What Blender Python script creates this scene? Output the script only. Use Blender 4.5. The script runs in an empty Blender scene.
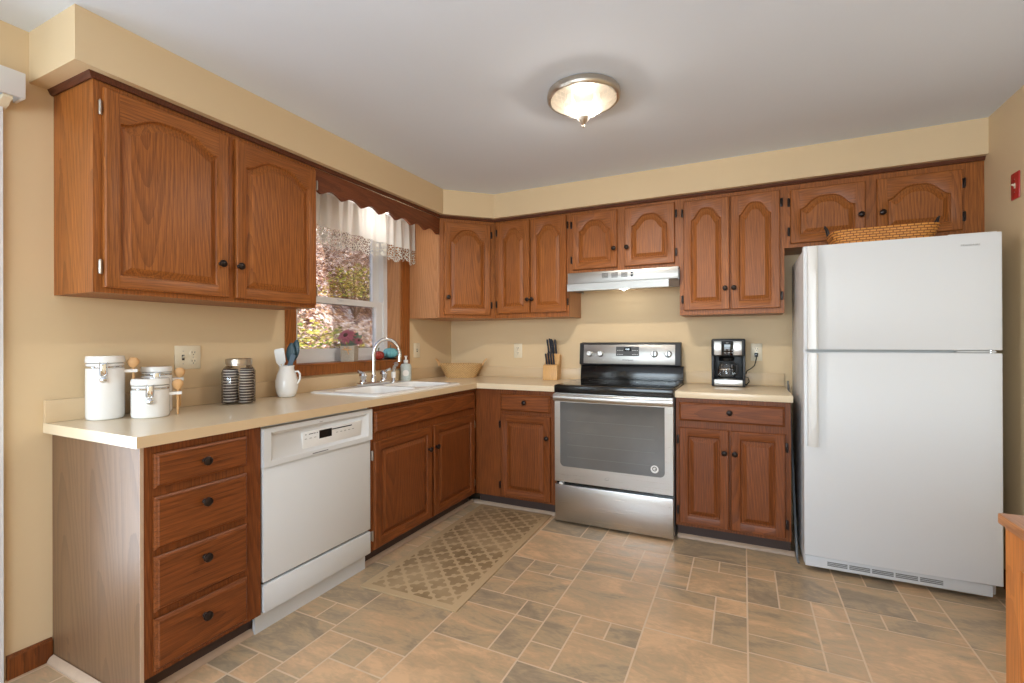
import bpy, bmesh, math, random
from mathutils import Vector, Matrix
random.seed(7)
C = bpy.context.scene.collection
SC = bpy.context.scene
PI = math.pi

# ------------------------------------------------------------------ camera
YAW, PITCH, ROLL = 0.45437, 0.00161, 0.00317
cam_d = bpy.data.cameras.new('camera')
cam_d.sensor_width = 36.0
cam_d.lens = 477.027 / 1024 * 36.0
cam_d.shift_x = (512 - 510.245) / 1024
cam_d.shift_y = (340.46 - 341.5) / 1024
cam_d.clip_start = 0.02
cam = bpy.data.objects.new('camera', cam_d)
C.objects.link(cam)
_s, _c = math.sin(YAW), math.cos(YAW)
_R, _F, _U = Vector((_c, _s, 0)), Vector((-_s, _c, 0)), Vector((0, 0, 1))
_F2 = _F * math.cos(PITCH) + _U * math.sin(PITCH)
_U2 = -_F * math.sin(PITCH) + _U * math.cos(PITCH)
_R3 = _R * math.cos(ROLL) - _U2 * math.sin(ROLL)
_U3 = _R * math.sin(ROLL) + _U2 * math.cos(ROLL)
cam.matrix_world = Matrix(((_R3.x, _U3.x, -_F2.x, 2.4029), (_R3.y, _U3.y, -_F2.y, -3.6853),
                           (_R3.z, _U3.z, -_F2.z, 1.22067), (0, 0, 0, 1)))
SC.camera = cam
SC.view_settings.view_transform = 'Standard'
SC.view_settings.look = 'None'
SC.view_settings.gamma = 1.0
SC.view_settings.use_curve_mapping = False
SC.view_settings.exposure = 0.24

# ------------------------------------------------------------------ light
w = bpy.data.worlds.new('sky')
SC.world = w
w.use_nodes = True
nt = w.node_tree
sky = nt.nodes.new('ShaderNodeTexSky')
sky.sky_type = 'NISHITA'
sky.sun_disc = False
sky.sun_elevation = math.radians(38)
sky.sun_rotation = math.radians(100)
nt.links.new(sky.outputs[0], nt.nodes['Background'].inputs[0])
nt.nodes['Background'].inputs[1].default_value = 0.5

def lamp(name, kind, loc, energy, color=(1, 1, 1), target=None, **kw):
    d = bpy.data.lights.new(name, kind)
    d.energy = energy
    d.color = color
    for k, v in kw.items():
        setattr(d, k, v)
    o = bpy.data.objects.new(name, d)
    o.location = loc
    if target is not None:
        o.rotation_euler = (Vector(target) - Vector(loc)).to_track_quat('-Z', 'Y').to_euler()
    C.objects.link(o)
    return o
lamp('sun', 'SUN', (6, -6, 8), 5.0, (1, .93, .82), target=(-2, 3.0, 1.0), angle=0.02)
# daylight of the glass door in the left wall, and an added fill lamp outside the rear wall
lamp('door_daylight', 'AREA', (-0.32, -3.85, 1.1), 100, (.80, .90, 1), target=(3, -3.85, 1.7), shape='RECTANGLE', size=1.6, size_y=1.9)
lamp('rear_fill_light', 'AREA', (2.1, -6.75, 1.5), 190, (.78, .89, 1), target=(2.1, 0, 2.2), shape='RECTANGLE', size=3.0, size_y=1.7)

# ------------------------------------------------------------------ materials
def lin(r, g, b):
    f = lambda c: (c / 255 / 12.92) if c / 255 <= .04045 else ((c / 255 + .055) / 1.055) ** 2.4
    return (f(r), f(g), f(b), 1)

def newmat(name):
    m = bpy.data.materials.new(name)
    m.use_nodes = True
    return m, m.node_tree, m.node_tree.nodes['Principled BSDF']

def N(t, typ, **kw):
    n = t.nodes.new(typ)
    for k, v in kw.items():
        if isinstance(k, str) and hasattr(n, k):
            setattr(n, k, v)
        else:
            n.inputs[k].default_value = v
    return n

def plain(name, col, rough=.5, metal=0, var=.06, scale=6, bump=0, bscale=60, **kw):
    """a slightly uneven painted / moulded surface"""
    m, t, b = newmat(name)
    tc = N(t, 'ShaderNodeTexCoord')
    no = N(t, 'ShaderNodeTexNoise')
    no.inputs['Scale'].default_value = scale
    no.inputs['Detail'].default_value = 3
    t.links.new(tc.outputs['Object'], no.inputs['Vector'])
    mx = N(t, 'ShaderNodeMix', data_type='RGBA')
    mx.inputs[6].default_value = tuple(c * (1 - var) for c in col[:3]) + (1,)
    mx.inputs[7].default_value = tuple(min(1, c * (1 + var)) for c in col[:3]) + (1,)
    t.links.new(no.outputs['Fac'], mx.inputs[0])
    t.links.new(mx.outputs[2], b.inputs['Base Color'])
    b.inputs['Roughness'].default_value = rough
    b.inputs['Metallic'].default_value = metal
    for k, v in kw.items():
        b.inputs[k.replace('_', ' ')].default_value = v
    if bump:
        n2 = N(t, 'ShaderNodeTexNoise')
        n2.inputs['Scale'].default_value = bscale
        n2.inputs['Detail'].default_value = 4
        t.links.new(tc.outputs['Object'], n2.inputs['Vector'])
        bp = N(t, 'ShaderNodeBump')
        bp.inputs['Strength'].default_value = bump
        bp.inputs['Distance'].default_value = .002
        t.links.new(n2.outputs['Fac'], bp.inputs['Height'])
        t.links.new(bp.outputs['Normal'], b.inputs['Normal'])
    return m

def wood(name, axis, light, mid, dark, rough=.42, coat=.07, ring=24, pore=.45, tilt=5):
    """oak: growth rings cut at a slight tilt (cathedral figure) and fine open pores along the grain"""
    m, t, b = newmat(name)
    L = t.links.new
    tc = N(t, 'ShaderNodeTexCoord')
    oi = N(t, 'ShaderNodeObjectInfo')
    mul = N(t, 'ShaderNodeVectorMath', operation='MULTIPLY')
    mul.inputs[1].default_value = (3.1, 1.7, 7.3)
    L(oi.outputs['Random'], mul.inputs[0])
    # put the grain on Z
    src = tc.outputs['Object']
    if axis != 'z':
        mp = N(t, 'ShaderNodeMapping')
        mp.inputs['Rotation'].default_value = (0, PI / 2, 0) if axis == 'x' else (PI / 2, 0, 0)
        L(src, mp.inputs['Vector'])
        src = mp.outputs['Vector']
    off = N(t, 'ShaderNodeVectorMath', operation='ADD')
    L(src, off.inputs[0]); L(mul.outputs[0], off.inputs[1])
    mo = N(t, 'ShaderNodeMapping')
    mo.inputs['Scale'].default_value = (1, 1, .16)
    L(off.outputs[0], mo.inputs['Vector'])
    # warp
    wn = N(t, 'ShaderNodeTexNoise')
    wn.inputs['Scale'].default_value = 5.5
    wn.inputs['Detail'].default_value = 2
    L(mo.outputs[0], wn.inputs['Vector'])
    ws = N(t, 'ShaderNodeVectorMath', operation='SCALE')
    ws.inputs['Scale'].default_value = .05
    L(wn.outputs['Color'], ws.inputs[0])
    # ring space: shift modulo so the trunk axis stays near each board
    fr = N(t, 'ShaderNodeVectorMath', operation='WRAP')
    fr.inputs[1].default_value = (.17, .12, 50)
    fr.inputs[2].default_value = (-.17, -.12, -50)
    ad = N(t, 'ShaderNodeVectorMath', operation='ADD')
    L(off.outputs[0], ad.inputs[0]); L(ws.outputs[0], ad.inputs[1])
    rt = N(t, 'ShaderNodeMapping')
    rt.inputs['Rotation'].default_value = (math.radians(tilt), math.radians(tilt * .4), 0)
    L(ad.outputs[0], rt.inputs['Vector'])
    L(rt.outputs[0], fr.inputs[0])
    wv = N(t, 'ShaderNodeTexWave', wave_type='RINGS', rings_direction='Z', wave_profile='SAW')
    wv.inputs['Scale'].default_value = ring
    wv.inputs['Distortion'].default_value = .9
    wv.inputs['Detail'].default_value = 2
    wv.inputs['Detail Scale'].default_value = 1.5
    L(fr.outputs[0], wv.inputs['Vector'])
    # pores
    mp2 = N(t, 'ShaderNodeMapping')
    mp2.inputs['Scale'].default_value = (330, 330, 9)
    L(off.outputs[0], mp2.inputs['Vector'])
    pn = N(t, 'ShaderNodeTexNoise')
    pn.inputs['Scale'].default_value = 1
    pn.inputs['Detail'].default_value = 2
    L(mp2.outputs[0], pn.inputs['Vector'])
    pr = N(t, 'ShaderNodeValToRGB')
    pr.color_ramp.elements[0].position = .36
    pr.color_ramp.elements[0].color = (0, 0, 0, 1)
    pr.color_ramp.elements[1].position = .60
    L(pn.outputs['Fac'], pr.inputs['Fac'])
    # board tone
    bn = N(t, 'ShaderNodeTexNoise')
    bn.inputs['Scale'].default_value = 7
    bn.inputs['Detail'].default_value = 3
    L(mo.outputs[0], bn.inputs['Vector'])
    tone = N(t, 'ShaderNodeMix', data_type='RGBA')
    tone.inputs[6].default_value = mid
    tone.inputs[7].default_value = light
    L(bn.outputs['Fac'], tone.inputs[0])
    rr = N(t, 'ShaderNodeValToRGB')
    e = rr.color_ramp.elements
    e[0].position, e[0].color = .35, (0, 0, 0, 1)
    e[1].position, e[1].color = .98, (.42, .42, .42, 1)
    L(wv.outputs['Fac'], rr.inputs['Fac'])
    m1 = N(t, 'ShaderNodeMix', data_type='RGBA')
    L(rr.outputs['Color'], m1.inputs[0]); L(tone.outputs[2], m1.inputs[6])
    m1.inputs[7].default_value = dark
    inv = N(t, 'ShaderNodeMath', operation='MULTIPLY_ADD')
    L(pr.outputs['Color'], inv.inputs[0]); inv.inputs[1].default_value = -pore; inv.inputs[2].default_value = pore
    m2 = N(t, 'ShaderNodeMix', data_type='RGBA')
    L(inv.outputs[0], m2.inputs[0]); L(m1.outputs[2], m2.inputs[6])
    m2.inputs[7].default_value = tuple(c * .55 for c in dark[:3]) + (1,)
    L(m2.outputs[2], b.inputs['Base Color'])
    b.inputs['Roughness'].default_value = rough
    b.inputs['Coat Weight'].default_value = coat
    b.inputs['Coat Roughness'].default_value = .3
    b.inputs['Specular IOR Level'].default_value = .28
    bp = N(t, 'ShaderNodeBump')
    bp.inputs['Strength'].default_value = .12
    bp.inputs['Distance'].default_value = .001
    L(pn.outputs['Fac'], bp.inputs['Height'])
    L(bp.outputs['Normal'], b.inputs['Normal'])
    return m

def glow(name, col, strength):
    m, t, b = newmat(name)
    b.inputs['Base Color'].default_value = (.02, .02, .02, 1)
    b.inputs['Emission Color'].default_value = tuple(col[:3]) + (1,)
    b.inputs['Emission Strength'].default_value = strength
    return m

def glassy(name, tint=(1, 1, 1, 1), gloss=.10, rough=.02):
    """thin clear sheet: mostly transmits, with a fresnel reflection"""
    m, t, b = newmat(name)
    t.nodes.remove(b)
    tr = N(t, 'ShaderNodeBsdfTransparent'); tr.inputs[0].default_value = tint
    gl = N(t, 'ShaderNodeBsdfGlossy'); gl.inputs['Roughness'].default_value = rough
    lw = N(t, 'ShaderNodeFresnel'); lw.inputs['IOR'].default_value = 1.45
    ma = N(t, 'ShaderNodeMath', operation='MULTIPLY_ADD')
    ma.inputs[1].default_value = .8; ma.inputs[2].default_value = gloss * .3
    t.links.new(lw.outputs[0], ma.inputs[0])
    mx = N(t, 'ShaderNodeMixShader')
    t.links.new(ma.outputs[0], mx.inputs[0])
    t.links.new(tr.outputs[0], mx.inputs[1]); t.links.new(gl.outputs[0], mx.inputs[2])
    t.links.new(mx.outputs[0], t.nodes['Material Output'].inputs[0])
    return m

def cloth(name, col, trans=.45, lace=0):
    m, t, b = newmat(name)
    t.nodes.remove(b)
    L = t.links.new
    di = N(t, 'ShaderNodeBsdfDiffuse'); di.inputs[0].default_value = col
    tl = N(t, 'ShaderNodeBsdfTranslucent'); tl.inputs[0].default_value = col
    mx = N(t, 'ShaderNodeMixShader'); mx.inputs[0].default_value = trans
    L(di.outputs[0], mx.inputs[1]); L(tl.outputs[0], mx.inputs[2])
    out = mx.outputs[0]
    if lace:
        tc = N(t, 'ShaderNodeTexCoord')
        vo = N(t, 'ShaderNodeTexVoronoi', feature='DISTANCE_TO_EDGE'); vo.inputs['Scale'].default_value = lace
        L(tc.outputs['Object'], vo.inputs['Vector'])
        gt = N(t, 'ShaderNodeMath', operation='GREATER_THAN'); gt.inputs[1].default_value = .10
        L(vo.outputs['Distance'], gt.inputs[0])
        tr = N(t, 'ShaderNodeBsdfTransparent')
        m3 = N(t, 'ShaderNodeMixShader')
        L(gt.outputs[0], m3.inputs[0]); L(out, m3.inputs[1]); L(tr.outputs[0], m3.inputs[2])
        out = m3.outputs[0]
    L(out, t.nodes['Material Output'].inputs[0])
    return m

OAK_L, OAK_M, OAK_D = lin(178, 108, 49), lin(150, 85, 36), lin(94, 50, 21)
M = {}
M['oak'] = wood('oak_upright_grain', 'z', OAK_L, OAK_M, OAK_D)
M['oakh'] = wood('oak_level_grain', 'x', OAK_L, OAK_M, OAK_D)
BL, BM, BD = lin(146, 81, 36), lin(119, 62, 26), lin(72, 36, 15)  # oak darkened for the base units, partly standing in for dimmer light there
M['boak'] = wood('dimmed_oak_upright_grain', 'z', BL, BM, BD)
M['boakh'] = wood('dimmed_oak_level_grain', 'x', BL, BM, BD, ring=16)
M['side'] = wood('sheen_paled_end_panel', 'z', lin(128, 97, 69), lin(116, 86, 60), lin(86, 61, 41), rough=.42, coat=.12, ring=20, pore=.2, tilt=7)  # paler than the cabinets: reflected door light put into the colour
M['mould'] = wood('dark_oak_moulding', 'x', lin(110, 62, 40), lin(92, 50, 32), lin(62, 33, 22))
M['honey'] = wood('honey_pine', 'z', lin(196, 124, 62), lin(180, 106, 48), lin(140, 78, 34), rough=.4, coat=.3, ring=14)
M['honeyh'] = wood('honey_pine_top', 'y', lin(200, 140, 88), lin(176, 112, 64), lin(130, 76, 40), rough=.4, coat=.3, ring=14)
M['beech'] = wood('beech_block', 'z', lin(222, 178, 120), lin(208, 160, 100), lin(186, 134, 78), rough=.45, coat=.1, ring=40, pore=.15)
M['wall'] = plain('tan_wall_paint', lin(218, 193, 154), .62, var=.025, scale=1.6, bump=.08, bscale=220)
M['ceil'] = plain('white_ceiling_paint', lin(226, 235, 248), .85, var=.02, scale=2, bump=.15, bscale=180)
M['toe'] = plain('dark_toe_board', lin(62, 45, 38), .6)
M['shoe'] = plain('pinkish_beige_shoe_moulding', lin(184, 158, 134), .5, var=.12, scale=25)
M['lam'] = plain('cream_laminate', lin(224, 205, 174), .30, var=.02, scale=8, Coat_Weight=.15)
M['lamedge'] = plain('cream_laminate_edge', lin(210, 184, 147), .38, var=.02, scale=8)
M['white'] = plain('white_enamel', lin(226, 226, 224), .28, var=.012, scale=3)
M['dwhite'] = plain('dishwasher_white', lin(213, 215, 216), .33, var=.012, scale=3)
M['fridge'] = plain('white_textured_fridge', lin(218, 220, 222), .42, var=.01, scale=3, bump=.12, bscale=420)
M['fgap'] = plain('pale_grey_gasket', lin(205, 205, 203), .6)
M['porc'] = plain('white_porcelain', lin(238, 236, 232), .12, var=.01)
M['vinyl'] = plain('white_window_vinyl', lin(226, 228, 230), .4, var=.01)
M['chrome'] = plain('chrome', lin(225, 228, 232), .08, 1, var=.01)
M['nickel'] = plain('brushed_nickel', lin(196, 188, 176), .32, 1, var=.03)
M['bronze'] = plain('oil_rubbed_bronze', lin(44, 34, 30), .32, .6, var=.15, scale=40)
M['brass'] = plain('aged_brass_hinge', lin(120, 100, 72), .4, .8, var=.2, scale=90)
M['black'] = plain('black_enamel', lin(22, 22, 23), .16, var=.1)
M['bglass'] = plain('black_ceramic_glass', lin(12, 12, 13), .06, var=.1)
M['matblk'] = plain('matte_black_plastic', lin(38, 40, 43), .42, var=.08)
M['dgrey'] = plain('dark_grey_trim', lin(70, 70, 70), .4, var=.05)
M['lgrey'] = plain('light_grey_print', lin(150, 150, 150), .5)
M['almond'] = plain('almond_plate', lin(226, 214, 188), .35, var=.02)
M['slot'] = plain('dark_slot', lin(52, 44, 38), .6)
M['red'] = plain('red_plate', lin(178, 44, 40), .35, var=.03)
M['grate'] = plain('grey_grille', lin(128, 128, 126), .5)
M['glass'] = glassy('clear_glass')
M['pane'] = glassy('window_pane', (.97, .98, .98, 1), .05)
M['curtain'] = cloth('off_white_voile', lin(244, 245, 240), .5)
M['lace'] = cloth('off_white_lace', lin(226, 226, 216), .3, lace=60)
M['bulb'] = glow('lit_bulb', (1, .92, .80), 1.1)
M['bulbcool'] = glow('lit_white_bulb', (1, .97, .9), 5)
M['lcd'] = glow('lit_display', (.75, .9, 1), 1.6)
M['teal'] = plain('dark_teal_silicone', lin(30, 62, 72), .45, var=.1)
M['steelgrey'] = plain('grey_blue_silicone', lin(72, 92, 108), .45, var=.1)
M['knife'] = plain('navy_black_knife_handle', lin(34, 40, 54), .35, var=.1)
M['spoon'] = plain('pale_wooden_spoon', lin(214, 166, 112), .55, var=.08, scale=40)
M['coppertube'] = plain('grey_hose', lin(120, 122, 122), .45)

# brushed stainless: fine horizontal streaks
def steel(name, axis=0, col=(196, 194, 190), rough=.3):
    m, t, b = newmat(name)
    tc = N(t, 'ShaderNodeTexCoord'); mp = N(t, 'ShaderNodeMapping')
    sc = [900, 900, 900]; sc[axis] = 4
    mp.inputs['Scale'].default_value = sc
    no = N(t, 'ShaderNodeTexNoise'); no.inputs['Scale'].default_value = 1; no.inputs['Detail'].default_value = 1
    t.links.new(tc.outputs['Object'], mp.inputs['Vector']); t.links.new(mp.outputs[0], no.inputs['Vector'])
    mr = N(t, 'ShaderNodeMapRange')
    mr.inputs['To Min'].default_value = rough - .07; mr.inputs['To Max'].default_value = rough + .1
    t.links.new(no.outputs['Fac'], mr.inputs['Value']); t.links.new(mr.outputs[0], b.inputs['Roughness'])
    b.inputs['Base Color'].default_value = lin(*col)
    b.inputs['Metallic'].default_value = 1
    b.inputs['Anisotropic'].default_value = .5
    return m
M['steel'] = steel('brushed_stainless', 0)
M['hsteel'] = steel('dull_hood_stainless', 0, (166, 164, 160), .36)

# oven window: dark tinted glass with a slight haze
M['ovenglass'] = plain('tinted_oven_glass', lin(98, 98, 97), .12, var=.15, scale=9, Coat_Weight=.4)

def slate():
    m, t, b = newmat('slate_look_vinyl_tile')
    L = t.links.new
    tc = N(t, 'ShaderNodeTexCoord')
    at = N(t, 'ShaderNodeAttribute', attribute_name='seed')
    mu = N(t, 'ShaderNodeVectorMath', operation='MULTIPLY'); mu.inputs[1].default_value = (17.3, 41.1, 5.7)
    L(at.outputs['Fac'], mu.inputs[0])
    ad = N(t, 'ShaderNodeVectorMath', operation='ADD')
    L(tc.outputs['Object'], ad.inputs[0]); L(mu.outputs[0], ad.inputs[1])
    mp = N(t, 'ShaderNodeMapping'); mp.inputs['Rotation'].default_value = (0, 0, -.45); mp.inputs['Scale'].default_value = (2.6, 5.2, 1)
    L(ad.outputs[0], mp.inputs['Vector'])
    n1 = N(t, 'ShaderNodeTexNoise'); n1.inputs['Scale'].default_value = 1; n1.inputs['Detail'].default_value = 7
    n1.inputs['Roughness'].default_value = .62; n1.inputs['Distortion'].default_value = 1.4
    L(mp.outputs[0], n1.inputs['Vector'])
    mp2 = N(t, 'ShaderNodeMapping'); mp2.inputs['Rotation'].default_value = (0, 0, -.3); mp2.inputs['Scale'].default_value = (12, 30, 1)
    L(ad.outputs[0], mp2.inputs['Vector'])
    n2 = N(t, 'ShaderNodeTexNoise'); n2.inputs['Scale'].default_value = 1; n2.inputs['Detail'].default_value = 4
    n2.inputs['Distortion'].default_value = 2.5
    L(mp2.outputs[0], n2.inputs['Vector'])
    # per tile bias
    bi = N(t, 'ShaderNodeMath', operation='MULTIPLY_ADD'); bi.inputs[1].default_value = .24; bi.inputs[2].default_value = -.12
    L(at.outputs['Fac'], bi.inputs[0])
    s1 = N(t, 'ShaderNodeMath', operation='ADD'); L(n1.outputs['Fac'], s1.inputs[0]); L(bi.outputs[0], s1.inputs[1])
    s2 = N(t, 'ShaderNodeMath', operation='MULTIPLY_ADD'); s2.inputs[1].default_value = .30; L(n2.outputs['Fac'], s2.inputs[0])
    s3 = N(t, 'ShaderNodeMath', operation='SUBTRACT'); s3.inputs[1].default_value = .15; L(s1.outputs[0], s3.inputs[0])
    L(s3.outputs[0], s2.inputs[2])
    cr = N(t, 'ShaderNodeValToRGB')
    e = cr.color_ramp.elements
    e[0].position, e[0].color = .22, lin(144, 129, 108)
    e[1].position, e[1].color = .72, lin(224, 185, 144)
    for p, c in ((.37, (166, 146, 121)), (.46, (186, 161, 128)), (.57, (200, 167, 131))):
        x = e.new(p); x.color = lin(*c)
    L(s2.outputs[0], cr.inputs['Fac'])
    L(cr.outputs['Color'], b.inputs['Base Color'])
    mr = N(t, 'ShaderNodeMapRange'); mr.inputs['To Min'].default_value = .24; mr.inputs['To Max'].default_value = .42
    L(n1.outputs['Fac'], mr.inputs['Value']); L(mr.outputs[0], b.inputs['Roughness'])
    bp = N(t, 'ShaderNodeBump'); bp.inputs['Strength'].default_value = .25; bp.inputs['Distance'].default_value = .003
    L(n1.outputs['Fac'], bp.inputs['Height']); L(bp.outputs['Normal'], b.inputs['Normal'])
    return m
M['slate'] = slate()
M['grout'] = plain('tan_grout', lin(224, 200, 172), .6, var=.08, scale=20)

def rugmat():
    m, t, b = newmat('woven_trellis_rug')
    L = t.links.new
    tc = N(t, 'ShaderNodeTexCoord')
    sp = N(t, 'ShaderNodeSeparateXYZ'); L(tc.outputs['Object'], sp.inputs[0])
    def M2(op, a, bb=None, cc=None):
        n = N(t, 'ShaderNodeMath', operation=op)
        for i, v in enumerate((a, bb, cc)):
            if v is None: continue
            if isinstance(v, (int, float)): n.inputs[i].default_value = v
            else: L(v, n.inputs[i])
        return n.outputs[0]
    P = .135
    k = 2 * PI / P
    wob = N(t, 'ShaderNodeTexNoise'); wob.inputs['Scale'].default_value = 40
    L(tc.outputs['Object'], wob.inputs['Vector'])
    wv = M2('MULTIPLY_ADD', wob.outputs['Fac'], .012, -.006)
    x = M2('ADD', sp.outputs['X'], wv); y = M2('ADD', sp.outputs['Y'], wv)
    cx = M2('COSINE', M2('MULTIPLY', x, k)); cy = M2('COSINE', M2('MULTIPLY', y, k))
    f = M2('ADD', cx, cy)                      # round cells at lattice points
    g = M2('MULTIPLY', cx, cy)
    a1 = M2('SINE', M2('MULTIPLY', M2('ADD', x, y), k)); a2 = M2('SINE', M2('MULTIPLY', M2('SUBTRACT', x, y), k))
    h = M2('MULTIPLY', a1, a2)
    d1 = M2('GREATER_THAN', f, 1.05)
    d2 = M2('GREATER_THAN', M2('ABSOLUTE', h), .42)
    d3 = M2('LESS_THAN', f, -1.2)
    spots = M2('MAXIMUM', M2('MAXIMUM', d1, d2), d3)
    # plain border
    ex = M2('LESS_THAN', M2('ABSOLUTE', sp.outputs['X']), .235); ey = M2('LESS_THAN', M2('ABSOLUTE', sp.outputs['Y']), .61)
    spots = M2('MULTIPLY', spots, M2('MULTIPLY', ex, ey))
    wear = N(t, 'ShaderNodeTexNoise'); wear.inputs['Scale'].default_value = 3.0; wear.inputs['Detail'].default_value = 3
    L(tc.outputs['Object'], wear.inputs['Vector'])
    wr = N(t, 'ShaderNodeMapRange'); wr.inputs['From Min'].default_value = .36; wr.inputs['From Max'].default_value = .66
    wr.inputs['To Min'].default_value = .35; wr.inputs['To Max'].default_value = .95
    L(wear.outputs['Fac'], wr.inputs['Value'])
    spots = M2('MULTIPLY', spots, wr.outputs[0])
    base = N(t, 'ShaderNodeMix', data_type='RGBA')
    base.inputs[6].default_value = lin(192, 164, 126); base.inputs[7].default_value = lin(174, 146, 110)
    L(wear.outputs['Fac'], base.inputs[0])
    mx = N(t, 'ShaderNodeMix', data_type='RGBA')
    L(spots, mx.inputs[0]); L(base.outputs[2], mx.inputs[6]); mx.inputs[7].default_value = lin(124, 98, 64)
    L(mx.outputs[2], b.inputs['Base Color'])
    b.inputs['Roughness'].default_value = .95
    fn = N(t, 'ShaderNodeTexNoise'); fn.inputs['Scale'].default_value = 400
    L(tc.outputs['Object'], fn.inputs['Vector'])
    bp = N(t, 'ShaderNodeBump'); bp.inputs['Strength'].default_value = .5; bp.inputs['Distance'].default_value = .003
    L(fn.outputs['Fac'], bp.inputs['Height']); L(bp.outputs['Normal'], b.inputs['Normal'])
    return m
M['rug'] = rugmat()

def leafmat(name, cols, scale):
    m, t, b = newmat(name)
    L = t.links.new
    tc = N(t, 'ShaderNodeTexCoord')
    vo = N(t, 'ShaderNodeTexVoronoi'); vo.inputs['Scale'].default_value = scale
    L(tc.outputs['Object'], vo.inputs['Vector'])
    sp = N(t, 'ShaderNodeSeparateColor'); L(vo.outputs['Color'], sp.inputs[0])
    cr = N(t, 'ShaderNodeValToRGB'); cr.color_ramp.interpolation = 'CONSTANT'
    e = cr.color_ramp.elements
    e[0].color = lin(*cols[0]); e[1].position = 1 / len(cols); e[1].color = lin(*cols[1])
    for i, c in enumerate(cols[2:], 2):
        x = e.new(i / len(cols)); x.color = lin(*c)
    L(sp.outputs[0], cr.inputs['Fac'])
    L(cr.outputs['Color'], b.inputs['Base Color'])
    b.inputs['Roughness'].default_value = .8
    return m
M['litter'] = leafmat('fallen_leaves', [(196, 158, 138), (150, 112, 92), (222, 196, 180), (110, 84, 66), (196, 150, 110), (160, 124, 116), (226, 208, 198)], 16)
M['bush'] = leafmat('yellow_green_leaves', [(150, 160, 60), (196, 178, 70), (96, 116, 44), (214, 190, 110), (170, 150, 60)], 14)
M['bark'] = plain('grey_bark', lin(96, 80, 68), .9, var=.3, scale=20)

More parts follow.
